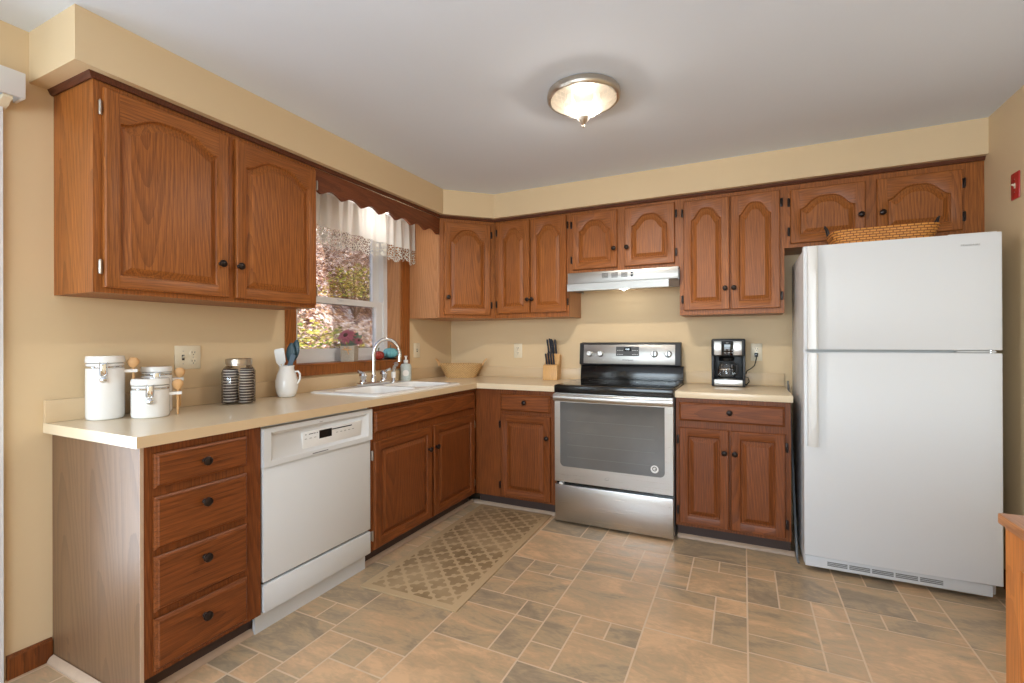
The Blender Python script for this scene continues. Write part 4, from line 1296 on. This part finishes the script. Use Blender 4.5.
# soap bottle
r = thing('soap_bottle', 'clear pump soap bottle with round white label beside the sink', 'bottle', (.066, -.735, CT + .0005), YAW + .2)
MB().lathe([(.032, 0), (.040, .003), (.042, .014), (.042, .118), (.034, .134), (.014, .139), (.014, .146)], seg=28).build('bottle', M['soapy'] if 'soapy' in M else plain('cloudy_blue_bottle', lin(196, 208, 206), .15, var=.25, scale=60), r)
MB().lathe([(.0175, .145), (.0175, .164), (.007, .168), (.007, .186), (.011, .187), (.011, .197), (.001, .198)], seg=18).build('pump', M['porc'], r)
MB().tube([(0, 0, .192), (.0, -.018, .193), (0, -.036, .187)], .006, 8).build('nozzle', M['porc'], r)
MB().lathe([(.001, -.0432), (.024, -.0432), (.024, -.032), (.001, -.032)], (0, 0, .066), 'y', 28).build('label_disc', M['porc'], r)

# sill things
SZ = WZ0 + .0006
r = thing('flower_pot', 'burlap wrapped square pot of dusty pink flowers on the window sill', 'flower pot', (-.038, -1.215, SZ), YAW)
def sqr(a, z, tw=0):
    return [(a * sx_ , a * sy_, z) for sx_, sy_ in ((-1, -1), (1, -1), (1, 1), (-1, 1))]
M['burlap'] = plain('grey_burlap', lin(178, 168, 152), .9, var=.25, scale=90, bump=.6, bscale=200)
M['petal'] = plain('dusty_pink_petal', lin(150, 84, 94), .7, var=.35, scale=70)
M['petal2'] = plain('dark_flower_centre', lin(72, 48, 40), .8, var=.2, scale=120)
M['leafg'] = plain('grey_green_leaf', lin(98, 110, 92), .7, var=.2, scale=50)
b = MB()
b.loft([sqr(.042, 0), sqr(.045, .01), sqr(.047, .092), sqr(.050, .107), sqr(.045, .107), sqr(.042, .09)], True, False); b.add(sqr(.042, .0) + sqr(.042, .09), [(0, 1, 2, 3), (4, 5, 6, 7)])
b.build('pot', M['burlap'], r)
def gerbera(c, R_, tilt, n, nm):
    M4 = Matrix.Translation(c) @ Matrix.Rotation(tilt[0], 4, 'X') @ Matrix.Rotation(tilt[1], 4, 'Y')
    b = MB(); rnd = random.Random(5)
    for layer, (rr_, lift, nn) in enumerate(((1, .0, n), (.82, .008, n), (.6, .014, int(n * .8)))):
        for k in range(nn):
            a = 2 * PI * (k + .5 * (layer % 2)) / nn + rnd.uniform(-.05, .05)
            L = R_ * rr_ * rnd.uniform(.92, 1.05)
            w_ = R_ * .085
            pts = []
            for s, wd, h in ((.12, .5, 0), (.45, 1, .004), (.8, .95, .002), (1.0, .25, -.004)):
                for sd in (-1, 1):
                    pts.append((math.cos(a) * L * s - math.sin(a) * w_ * wd * sd, math.sin(a) * L * s + math.cos(a) * w_ * wd * sd, lift + h))
            b.add(pts, [(0, 1, 3, 2), (2, 3, 5, 4), (4, 5, 7, 6)], 0, M4)
    b.build(nm, M['petal'], r)
    MB().lathe([(.001, .026), (R_ * .2, .022), (R_ * .27, .012), (R_ * .25, 0)], seg=18, M4=M4).build('flower_centre', M['petal2'], r)
gerbera((-.016, -.012, .172), .070, (.95, -.12), 17, 'petals')
gerbera((.060, .0, .135), .036, (.9, .55), 12, 'petals')
lf = MB()
for (dx, dz, an) in ((.035, .165, .5), (.05, .155, .9), (.03, .13, 1.3), (-.04, .11, -.9), (.0, .11, .1)):
    M4 = Matrix.Translation((dx, .012, dz)) @ Matrix.Rotation(an, 4, 'Y')
    lf.loft([[(wd * math.cos(q), .003 * math.sin(q) + .004 * math.sin(z * 40), z) for q in (0, PI / 2, PI, 3 * PI / 2)] for wd, z in ((.003, -.03), (.016, -.01), (.019, .008), (.012, .026), (.002, .04))], True, True, M4=M4)
lf.build('leaves', M['leafg'], r)
MB().tube([(0, 0, .08), (-.006, -.004, .12), (-.010, -.010, .152)], .003, 6).build('stem', M['leafg'], r)
b = MB(); b.tube([(-.03, -.050, .085), (0, -.053, .078), (.03, -.050, .085)], .004, 6); b.tube([(0, -.053, .08), (-.02, -.055, .1), (-.008, -.055, .085), (.014, -.055, .1), (.002, -.053, .08), (.012, -.054, .05)], .003, 6); b.build('raffia_bow', M['spoon'], r)
def pumpkin(label, loc, rad, hgt, col, z0):
    r = thing('toy_pumpkin', label, 'pumpkin', loc, 0, 'pumpkins on the window sill')
    rings = []; n = 60; m = 12
    for j in range(m + 1):
        th = PI * j / m
        rr_ = max(math.sin(th), .001) ** .75
        ring = []
        for i in range(n):
            a = 2 * PI * i / n
            k = rr_ * (.88 + .12 * abs(math.cos(5 * a)) ** .6)
            dip = .12 * math.exp(-(rr_ / .35) ** 2) * (1 if j < m / 2 else -1)
            ring.append((rad * k * math.cos(a), rad * k * math.sin(a), hgt * (.5 - .5 * math.cos(th) + 0) ))
        rings.append(ring)
    b = MB(); b.loft(rings, True, True); b.build('pumpkin_shell', plain(label[:6] + '_glaze', col, .25, var=.12, scale=30), r, ang=60)
    s = MB(); s.tube([(0, 0, hgt * .95), (0, 0, hgt + .012), (.006, 0, hgt + .024)], [.006, .0045, .004], 8); s.build('stem', M['leafg'], r)
    return r
pumpkin('small red ceramic pumpkin on the window sill', (-.035, -.928, SZ), .042, .066, lin(150, 52, 42), 0)
pumpkin('teal ceramic pumpkin on a dark saucer at the right of the sill', (-.034, -.795, SZ + .0085), .058, .078, lin(110, 178, 188), 0)
r = MB(); r.lathe([(.035, 0), (.045, .002), (.05, .008), (.046, .008), (.001, .005)], (-.034, -.795, SZ), 'z', 30)
tag(r.build('saucer', M['bronze']), 'dark saucer under the teal pumpkin', 'saucer')

# wicker basket in the corner
M['wick'] = None
def wicker(name, c1, c2, sc, ax=True):
    m, t, b = newmat(name)
    L = t.links.new
    uv = N(t, 'ShaderNodeUVMap'); 
    ch = N(t, 'ShaderNodeTexBrick'); ch.inputs['Scale'].default_value = sc
    ch.inputs['Color1'].default_value = c1; ch.inputs['Color2'].default_value = tuple(x * .86 for x in c1[:3]) + (1,); ch.inputs['Mortar'].default_value = c2
    ch.inputs['Mortar Size'].default_value = .035; ch.inputs['Brick Width'].default_value = .5; ch.inputs['Row Height'].default_value = .22
    tc = N(t, 'ShaderNodeTexCoord')
    sp = N(t, 'ShaderNodeSeparateXYZ'); L(tc.outputs['Object'], sp.inputs[0])
    cm = N(t, 'ShaderNodeCombineXYZ')
    L(sp.outputs['X'], cm.inputs['X']); L(sp.outputs['Z'], cm.inputs['Y'])
    L(cm.outputs[0], ch.inputs['Vector'])
    L(ch.outputs['Color'], b.inputs['Base Color']); b.inputs['Roughness'].default_value = .6
    bp = N(t, 'ShaderNodeBump'); bp.inputs['Strength'].default_value = .6; bp.inputs['Distance'].default_value = .003; bp.invert = True
    L(ch.outputs['Fac'], bp.inputs['Height']); L(bp.outputs['Normal'], b.inputs['Normal'])
    return m
M['wick'] = wicker('pale_wicker', lin(226, 186, 128), lin(160, 116, 66), 24)
M['wick2'] = wicker('orange_rattan', lin(222, 150, 70), lin(130, 74, 30), 18)
def woven_basket(name, label, loc, rz, a0, b0, a1, b1, H, mat, handles, hm, p=3.0, weave=True, hl=.05, hr=.045):
    r = thing(name, label, 'basket', loc, rz)
    n = 96; m = 12
    def ring(u, ins=0, wob=True):
        a, b_ = a0 + (a1 - a0) * u - ins, b0 + (b1 - b0) * u - ins
        out = []
        for i in range(n):
            t_ = 2 * PI * i / n; c, s = math.cos(t_), math.sin(t_)
            k = 1 / ((abs(c) ** p + abs(s) ** p) ** (1 / p))
            j = round(u * m)
            w_ = .0022 * (1 if (i // 2 + j) % 2 else -1) if (wob and weave) else 0
            out.append((k * c * (a + w_), k * s * (b_ + w_), H * u))
        return out
    b = MB()
    b.loft([ring(j / m) for j in range(m + 1)] + [ring(1, .008, False), ring(.06, .008, False)], True, False)
    b.add(ring(0, 0, False), [tuple(range(n))]); b.add(ring(.06, .008, False), [tuple(range(n))])
    b.build('woven_body', mat, r, ang=60)
    q = MB(); q.tube(ring(1, .003, False), .0055, 8, closed=True); q.build('rim', mat, r)
    for s in (-1, 1):
        hh = MB(); x = s * (a1 - .004)
        lean = handles
        hh.tube([(x, -hr, H * .9), (x + s * lean * .5, -hr * .8, H + hl * .6), (x + s * lean, -hr * .2, H + hl), (x + s * lean, hr * .2, H + hl), (x + s * lean * .5, hr * .8, H + hl * .6), (x, hr, H * .9)], .0045, 8)
        hh.build('handle', hm, r)
    return r
woven_basket('wicker_basket', 'pale oval wicker basket in the worktop corner', (.235, -.205, CT + .0006), YAW, .125, .075, .185, .105, .112, M['wick'], .035, M['spoon'], p=2.4, hl=.045)
woven_basket('rattan_tray', 'orange rattan tray basket on top of the refrigerator', (3.065, -.50, 1.7095), 0, .20, .12, .232, .145, .092, M['wick2'], .02, M['matblk'], p=5, hl=.055, hr=.03)

# knife block and its knives
def knives():
    bx, by = 1.032, -.118
    r = thing('knife_block', 'stepped beech knife block on the worktop left of the range', 'knife block', (bx, by, CT + .0006), .12)
    ln = lambda u, v, w_: (w_, u, v)
    b = MB(); b.prism([(-.08, 0), (.05, 0), (.075, .195), (.02, .205), (-.005, .122), (-.065, .115)], ln, -.058, .058, bev=.002)
    # profile in (y, z): low front step, tall back
    b.build('block', M['beech'], r)
    M4 = Matrix.Translation((bx, by, CT + .0006)) @ Matrix.Rotation(.12, 4, 'Z')
    slots = [(-.034, -.035, .1192, 1), (-.014, -.035, .1192, 1), (.006, -.035, .1192, 1), (.026, -.035, .1192, 1),
             (-.036, .036, .2023, 0), (-.016, .036, .2023, 0), (.006, .036, .2023, 0), (.028, .036, .2023, 0), (-.006, .058, .1983, 0), (.020, .058, .1983, 0)]
    for i, (x, y, z, low) in enumerate(slots):
        p = M4 @ Vector((x, y, z))
        k = thing('kitchen_knife', 'dark handled knife in the low front row of the knife block' if low else 'dark handled knife in the tall back row of the knife block', 'knife', p, .12, 'low row knives in the block' if low else 'tall row knives in the block')
        H = (.085 if low else .105) + .008 * ((i * 7) % 3)
        b = MB()
        rings = []
        for u, wd in ((0, .0088), (.1, .010), (.5, .0092), (.85, .011), (1, .0085)):
            zz = .004 + H * u; yy = -.16 * zz - .03 * zz * u; xx = -.07 * zz
            rings.append([(xx + sx * wd * .62, yy + sy * wd * 1.15, zz) for sx, sy in ((-1, -.6), (-.6, -1), (.6, -1), (1, -.6), (1, .6), (.6, 1), (-.6, 1), (-1, .6))])
        b.loft(rings, True, True); b.build('handle', M['knife'], k)
        MB().box(-.0045, .0045, -.008, .008, .0003, .0045).build('bolster', M['chrome'], k)
knives()

# coffee maker and its carafe
def coffee():
    x0, W, yb, yf, H = 2.210, .206, -.045, -.235, .318
    r = thing('coffee_maker', 'black and steel drip coffee maker on the right hand worktop', 'coffee maker', (x0, 0, CT + .0006))
    b = MB()
    b.box(0, W, yf + .02, yb, 0, .05, bev=.008); b.box(0, W, yb - .063, yb, .03, H - .03, bev=.008); b.box(0, W, yf + .01, yb, H - .115, H, bev=.012, seg=3)
    b.box(0, .016, yf + .03, yb - .05, .03, H - .09, bev=.004); b.box(W - .016, W, yf + .03, yb - .05, .03, H - .09, bev=.004)
    b.build('body', M['matblk'], r)
    MB().box(.018, W - .018, yf + .0165, yf + .0195, .006, .047, bev=.001).build('base_band', M['steel'], r)
    MB().box(.018, .062, yf + .0065, yf + .0095, H - .108, H - .018, bev=.001).build('steel_band', M['steel'], r)
    MB().box(W - .072, W - .022, yf + .0065, yf + .0095, H - .108, H - .018, bev=.001).build('steel_band', M['steel'], r)
    p = MB().box(.066, W - .076, yf + .005, yf + .0095, H - .11, H - .016, bev=.001).build('control_pad', M['bglass'], r)
    MB().box(.08, W - .09, yf + .0035, yf + .0048, H - .052, H - .038).build('display', M['lcd2'], p)
    MB().box(.09, W - .10, yf + .0035, yf + .0048, H - .03, H - .024).build('badge', M['lgrey'], p)
    for k in range(3):
        for j in range(2):
            MB().box(.078 + k * .023, .092 + k * .023, yf + .0035, yf + .0048, H - .078 - j * .018, H - .071 - j * .018, bev=.001).build('button', M['lgrey'], p)
    MB().lathe([(.045, 0), (.05, .02), (.03, .05), (.03, .052)], (W / 2 - .012, yf + .08, H - .149), 'z', 28).build('filter_basket', M['black'], r)
    MB().lathe([(.056, .0495), (.056, .0525), (.001, .0525)], (W / 2 - .012, yf + .064, 0), 'z', 32).build('warming_plate', M['steel'], r)
    c = MB(); c.tube([(W, -.05, .075), (W + .012, -.04, .10), (W + .035, -.035, .115), (W + .055, -.03, .135), (W + .062, -.028, .16), (W + .068, -.018, .19), (W + .0665, -.016, .198)], .0032, 8)
    c.tube([(W - .002, -.06, .06), (W + .018, -.05, .05), (W + .022, -.05, .025), (W + .008, -.05, .006), (W - .01, -.055, .006)], .0032, 8); c.build('power_cord', M['black'], r)
    MB().box(W + .056, W + .077, -.028, -.0075, .194, .222, bev=.003).build('plug', M['black'], r)
    k = thing('coffee_carafe', 'glass carafe with black handle inside the coffee maker', 'carafe', (x0 + W / 2 - .012, yf + .064, CT + .0538))
    b = MB(); b.lathe([(.042, .0003), (.051, .004), (.055, .03), (.053, .06), (.046, .088), (.042, .10), (.043, .104)], seg=32); b.build('glass_bowl', M['glass'], k, ang=60)
    MB().lathe([(.0445, .097), (.046, .099), (.046, .107), (.03, .109), (.001, .109)], seg=30).build('lid', M['matblk'], k)
    hb = MB(); hb.tube([(.03, -.034, .100), (.05, -.052, .101), (.066, -.066, .088), (.069, -.068, .055), (.060, -.058, .028), (.048, -.044, .026)], [.007, .008, .0085, .008, .007, .006], 10); hb.build('handle', M['matblk'], k)
    MB().lathe([(.0535, .060), (.0555, .058), (.0555, .063), (.0525, .065)], seg=32, cap=False).build('band', M['chrome'], k)
M['lcd2'] = glow('coffee_clock_display', (.75, .87, .95), .55)
coffee()

# ------------------------------------------------------------------ outlets
def outlet(label, loc, rz, gangs, W, H, mat=None, name='outlet'):
    """plate in local xz, facing -y"""
    r = thing(name, label, 'outlet' if name == 'outlet' else 'switch', loc, rz)
    pm = mat or M['almond']
    b = MB(); b.box(-W / 2, W / 2, -.0065, -.0005, -H / 2, H / 2, bev=.003); b.build('plate', pm, r)
    n = len(gangs)
    for i, g in enumerate(gangs):
        x = (i - (n - 1) / 2) * .046
        if g == 'o':
            for s in (-1, 1):
                q = MB(); q.lathe([(.001, -.0085), (.0155, -.0085), (.017, -.0065)], (x, 0, s * .0205), 'y', 22); f = q.build('socket_face', pm, r)
                for a in (-.0065, .0065): MB().box(x + a - .0013, x + a + .0013, -.009, -.0085, s * .0205 - .001, s * .0205 + .008).build('slot', M['slot'], f)
                MB().lathe([(.0025, -.009), (.0025, -.0085)], (x, 0, s * .0205 - .0075), 'y', 10).build('slot', M['slot'], f)
            MB().lathe([(.003, -.0075), (.003, -.0065)], (x, 0, 0), 'y', 10).build('screw', M['nickel'], r)
        else:
            MB().box(x - .006, x + .006, -.0075, -.0065, -.013, .013).build('slot', M['slot'] if mat is None else M['almond'], r)
            MB().prism([(-.0075, -.003), (-.018, .004), (-.018, .009), (-.0075, .006)], lambda u, v, w_: (w_, u, v), x - .004, x + .004).build('toggle', M['almond'], r)
            for s in (-1, 1): MB().lathe([(.003, -.0075), (.003, -.0065)], (x, 0, s * .03), 'y', 10).build('screw', M['nickel'], r)
    return r
outlet('wide almond switch and outlet plate behind the canisters', (0, -2.305, 1.148), LZ, 'so', .118, .113)
outlet('almond switch plate between the sink window and the corner', (0, -.515, 1.148), LZ, 's', .078, .118)
outlet('almond outlet plate between the wicker basket and knife block', (.678, 0, 1.14), 0, 'o', .076, .122)
outlet('almond outlet plate with the coffee maker plugged in', (2.484, 0, 1.14), 0, 'o', .07, .12)
outlet('red switch plate high on the right wall', (RX, -.625, 1.945), -PI / 2, 's', .075, .125, M['red'], 'light_switch')

# ------------------------------------------------------------------ curtain
def curtain():
    y0, y1 = -1.79, -.63
    zt = 2.15
    r = thing('window_curtain', 'off white ruffled curtain valance with lace hem over the sink window', 'curtain', (.07, (y0 + y1) / 2, zt))
    rnd = random.Random(4)
    n = 260
    ph = [rnd.uniform(0, 6) for _ in range(4)]
    def fold(s, u):
        a = .35 + .65 * u
        return .016 * a * math.sin(62 * s + ph[0] + 1.6 * math.sin(9 * s + ph[1])) + .010 * a * math.sin(27 * s + ph[2]) + .004 * math.sin(140 * s + ph[3]) * (1 - .7 * u)
    def surf(za, zb, m, hem=None):
        vs, fs = [], []
        for j in range(m + 1):
            for i in range(n + 1):
                s = (y0 + (y1 - y0) * i / n)
                zq = zb
                if hem: zq = zb + .020 * (1 - abs(math.sin(PI * (s - y0) / .055)) ** .8) + .008 * math.sin(s * 23)
                z = za + (zq - za) * j / m
                u = min(1, (zt + .03 - z) / .32)
                vs.append((fold(s, u), s - (y0 + y1) / 2, z - zt))
        for j in range(m):
            for i in range(n):
                a = j * (n + 1) + i
                fs.append((a, a + 1, a + n + 2, a + n + 1))
        return MB().add(vs, fs)
    surf(zt + .03, 1.935, 16).build('fabric', M['curtain'], r, ang=80)
    surf(1.9352, 1.822, 8, True).build('lace_hem', M['lace'], r, ang=80)
    b = MB(); b.tube([(-.0, (y0 - y1) / 2 - .0, 0), (0, (y1 - y0) / 2 + .0, 0)], .006, 8)
    for s in (-1, 1): b.tube([(-.053, s * (y1 - y0) / 2, 0), (0, s * (y1 - y0) / 2, 0)], .005, 8)
    b.build('rod', M['vinyl'], r)
curtain()
# lamp fixed under the soffit behind the scalloped board
r = thing('window_lamp', 'small white lamp glowing behind the scalloped board over the sink', 'lamp', (.205, -1.10, SB))
MB().lathe([(.055, 0), (.055, -.012), (.03, -.02), (.022, -.035)], seg=24).build('base', M['white'], r)
MB().lathe([(.012, -.03), (.026, -.05), (.03, -.068), (.022, -.085), (.001, -.094)], seg=20).build('bulb', M['bulbcool'], r)
lamp('window_lamp_light', 'POINT', (.225, -1.10, 2.075), 1.7, (1, .98, .95), shadow_soft_size=.03)

# ------------------------------------------------------------------ ceiling light
def ceiling_light():
    r = thing('ceiling_light', 'flush mounted ceiling light with nickel rim and cut glass bowl', 'ceiling light', (1.735, -1.53, CZ - .0005))
    MB().lathe([(.15, 0), (.166, -.004), (.170, -.02), (.168, -.035), (.160, -.042), (.153, -.040), (.153, -.01)], seg=64).build('rim', M['nickel'], r, ang=50)
    n, m = 72, 14
    prof = [(.152 * (1 - (j / m)) ** .62 if j < m else .004, -.04 - .078 * (j / m) ** 1.12) for j in range(m + 1)]
    g = MB(); rings = []
    for rr_, z in prof: rings.append([(rr_ * math.cos(2 * PI * i / n), rr_ * math.sin(2 * PI * i / n), z) for i in range(n)])
    g.loft(rings, True, False); g.build('glass_bowl', M['cutglass'], r, ang=80)
    MB().lathe([(.004, -.112), (.022, -.113), (.030, -.118), (.029, -.124), (.020, -.136), (.011, -.148), (.006, -.152), (.007, -.158), (.005, -.164), (.001, -.167)], seg=24).build('finial', M['nickel'], r)
    for s in (-1, 1):
        MB().lathe([(.001, -.076), (.020, -.071), (.027, -.058), (.024, -.044), (.014, -.028), (.014, -.0005)], (s * .062 * _c, s * .062 * _s, 0), 'z', 20).build('bulb', M['bulb'], r)
def cutglass():
    m, t, b = newmat('cut_glass_bowl')
    t.nodes.remove(b)
    L = t.links.new
    tc = N(t, 'ShaderNodeTexCoord')
    sp = N(t, 'ShaderNodeSeparateXYZ'); L(tc.outputs['Object'], sp.inputs[0])
    an = N(t, 'ShaderNodeMath', operation='ARCTAN2'); L(sp.outputs['Y'], an.inputs[0]); L(sp.outputs['X'], an.inputs[1])
    def MM(op, a, c):
        q = N(t, 'ShaderNodeMath', operation=op)
        for i, v in enumerate((a, c)):
            if isinstance(v, (int, float)): q.inputs[i].default_value = v
            elif v is not None: L(v, q.inputs[i])
        return q.outputs[0]
    a = MM('MULTIPLY', an.outputs[0], 14); z = MM('MULTIPLY', sp.outputs['Z'], 150)
    w1 = MM('ABSOLUTE', MM('SINE', MM('ADD', a, z), None), None); w2 = MM('ABSOLUTE', MM('SINE', MM('SUBTRACT', a, z), None), None)
    ln = MM('MINIMUM', w1, w2)
    fac = N(t, 'ShaderNodeMapRange'); fac.inputs['From Max'].default_value = .5; fac.inputs['To Min'].default_value = .10; fac.inputs['To Max'].default_value = .46
    L(ln, fac.inputs['Value'])
    tr = N(t, 'ShaderNodeBsdfTransparent'); tr.inputs[0].default_value = (1, .95, .87, 1)
    tl = N(t, 'ShaderNodeBsdfTranslucent'); tl.inputs[0].default_value = (.035, .032, .027, 1)
    di = N(t, 'ShaderNodeBsdfGlossy'); di.inputs['Roughness'].default_value = .25; di.inputs[0].default_value = (.25, .24, .22, 1)
    em = N(t, 'ShaderNodeEmission'); em.inputs[0].default_value = (1, .80, .58, 1); em.inputs[1].default_value = .70
    x1 = N(t, 'ShaderNodeMixShader'); x1.inputs[0].default_value = .25; L(tl.outputs[0], x1.inputs[1]); L(di.outputs[0], x1.inputs[2])
    ad = N(t, 'ShaderNodeAddShader'); L(x1.outputs[0], ad.inputs[0]); L(em.outputs[0], ad.inputs[1])
    x2 = N(t, 'ShaderNodeMixShader'); L(fac.outputs[0], x2.inputs[0]); L(ad.outputs[0], x2.inputs[1]); L(tr.outputs[0], x2.inputs[2])
    L(x2.outputs[0], t.nodes['Material Output'].inputs[0])
    return m
M['cutglass'] = cutglass()
ceiling_light()
lamp('ceiling_bulb_light', 'POINT', (1.735, -1.53, CZ - .080), 12, (1, .96, .92), shadow_soft_size=.02)
for _k in (-1, 1):
    lamp('ceiling_downlight', 'SPOT', (1.735 + _k * .062 * _c, -1.53 + _k * .062 * _s, CZ - .090), 46, (1, .96, .92), target=(1.735 + _k * .062 * _c, -1.53 + _k * .062 * _s, 0), spot_size=math.radians(165), spot_blend=.5, shadow_soft_size=.012)

# ------------------------------------------------------------------ rug
b = MB(); b.box(-.277, .277, -.648, .648, 0, .008, bev=.003)
o = b.build('rug', M['rug'], None, loc=(.943, -1.228, .0006)); o.rotation_euler = (0, 0, .03)
tag(o, 'beige trellis patterned rug on the floor before the sink cabinet', 'rug')

# ------------------------------------------------------------------ wooden cabinet at the right edge
r = thing('wooden_side_cabinet', 'honey coloured wooden cabinet end at the lower right corner', 'cabinet', (2.838, -2.503, 0))
b = MB(); b.box(-.012, .62, -1.0, .012, .88, .90, bev=.003); b.build('top', M['honeyh'], r)
b = MB(); b.box(.012, .60, -.96, -.0, .06, .8795); b.build('carcass', M['honey'], r)
b = MB(); b.grid([-.98, 0], [.02, .8795], [(-.93, -.05, .10, .82)], -.005, .02, YZ); b.build('side_frame', M['honey'], r)
MB().box(.03, .58, -.94, -.02, 0, .06).build('plinth', M['toe'], r)

# ------------------------------------------------------------------ outdoors: a leafy bank and shrubs
def outdoors():
    b = MB(); rnd = random.Random(9)
    nx, ny = 40, 60
    vs, fs = [], []
    for i in range(nx + 1):
        for j in range(ny + 1):
            x = -.6 - 14.0 * i / nx; y = -8 + 24.0 * j / ny
            z = -.6 + max(0, -x - 2.2) * .66 + .12 * math.sin(x * 2.1 + y) + rnd.uniform(-.05, .05)
            vs.append((x, y, z))
    for i in range(nx):
        for j in range(ny):
            a = i * (ny + 1) + j; fs.append((a, a + 1, a + ny + 2, a + ny + 1))
    b.add(vs, fs); o = b.build('hillside', M['litter'], None, ang=180, merge=False)
    struct(o, 'leaf covered bank outside the window', 'ground')
    q = MB()
    for k in range(26000):
        x = -1.6 - 10 * rnd.random() ** 1.1; y = -3.685 + (2.4 - x) * rnd.uniform(.55, 1.75)
        z = -.6 + max(0, -x - 2.2) * .66 + .12 * math.sin(x * 2.1 + y) + .05 + rnd.random() * .06
        s = rnd.uniform(.05, .10)
        if math.hypot(x + 3.2, y - 1.05) < 1.4 or math.hypot(x + 5.6, y - 4.6) < 1.0: continue
        R4 = Matrix.Translation((x, y, z)) @ Matrix.Rotation(rnd.uniform(0, 6.28), 4, 'Z') @ Matrix.Rotation(rnd.uniform(-.9, .9), 4, 'X') @ Matrix.Rotation(rnd.uniform(-.9, .9), 4, 'Y')
        q.add([(-s, 0, 0), (0, -s * .6, .01), (s, 0, 0), (0, s * .6, .01)], [(0, 1, 2, 3)], 0, R4)
    o = q.build('fallen_leaves', M['litter'], None, ang=180, merge=False)
    tag(o, 'fallen autumn leaves covering the bank outside the window', 'leaves', kind='stuff')
    def shrub(x, y, z, R_, n, label):
        r = thing('shrub', label, 'shrub', (x, y, z), 0, 'shrubs outside the window')
        f = MB()
        for k in range(n):
            a, c = rnd.uniform(0, 6.28), rnd.uniform(-.2, 1)
            rad = R_ * rnd.random() ** .45
            p = Vector((math.cos(a) * math.sqrt(max(0, 1 - c * c)) * rad, math.sin(a) * math.sqrt(max(0, 1 - c * c)) * rad, R_ * .5 + c * rad * .9))
            s = rnd.uniform(.03, .055)
            R4 = Matrix.Translation(p) @ Matrix.Rotation(rnd.uniform(0, 6.28), 4, 'Z') @ Matrix.Rotation(rnd.uniform(-1.2, 1.2), 4, 'X')
            f.add([(-s, 0, 0), (0, -s * .5, .006), (s, 0, 0), (0, s * .5, .006)], [(0, 1, 2, 3)], 0, R4)
        f.build('foliage', M['bush'], r, ang=180, merge=False)
        st = MB()
        for k in range(7):
            a = k * .9; st.tube([(0, 0, -.15), (math.cos(a) * R_ * .3, math.sin(a) * R_ * .3, R_ * .5), (math.cos(a) * R_ * .6, math.sin(a) * R_ * .6, R_ * 1.1)], [.02, .014, .005], 6)
        st.build('branches', M['bark'], r)
    shrub(-3.2, 1.05, -.05, 1.15, 3200, 'yellow green shrub low outside the window at its left')
    shrub(-5.6, 4.6, 1.9, .8, 1200, 'yellowing shrub farther up the bank outside the window')
outdoors()
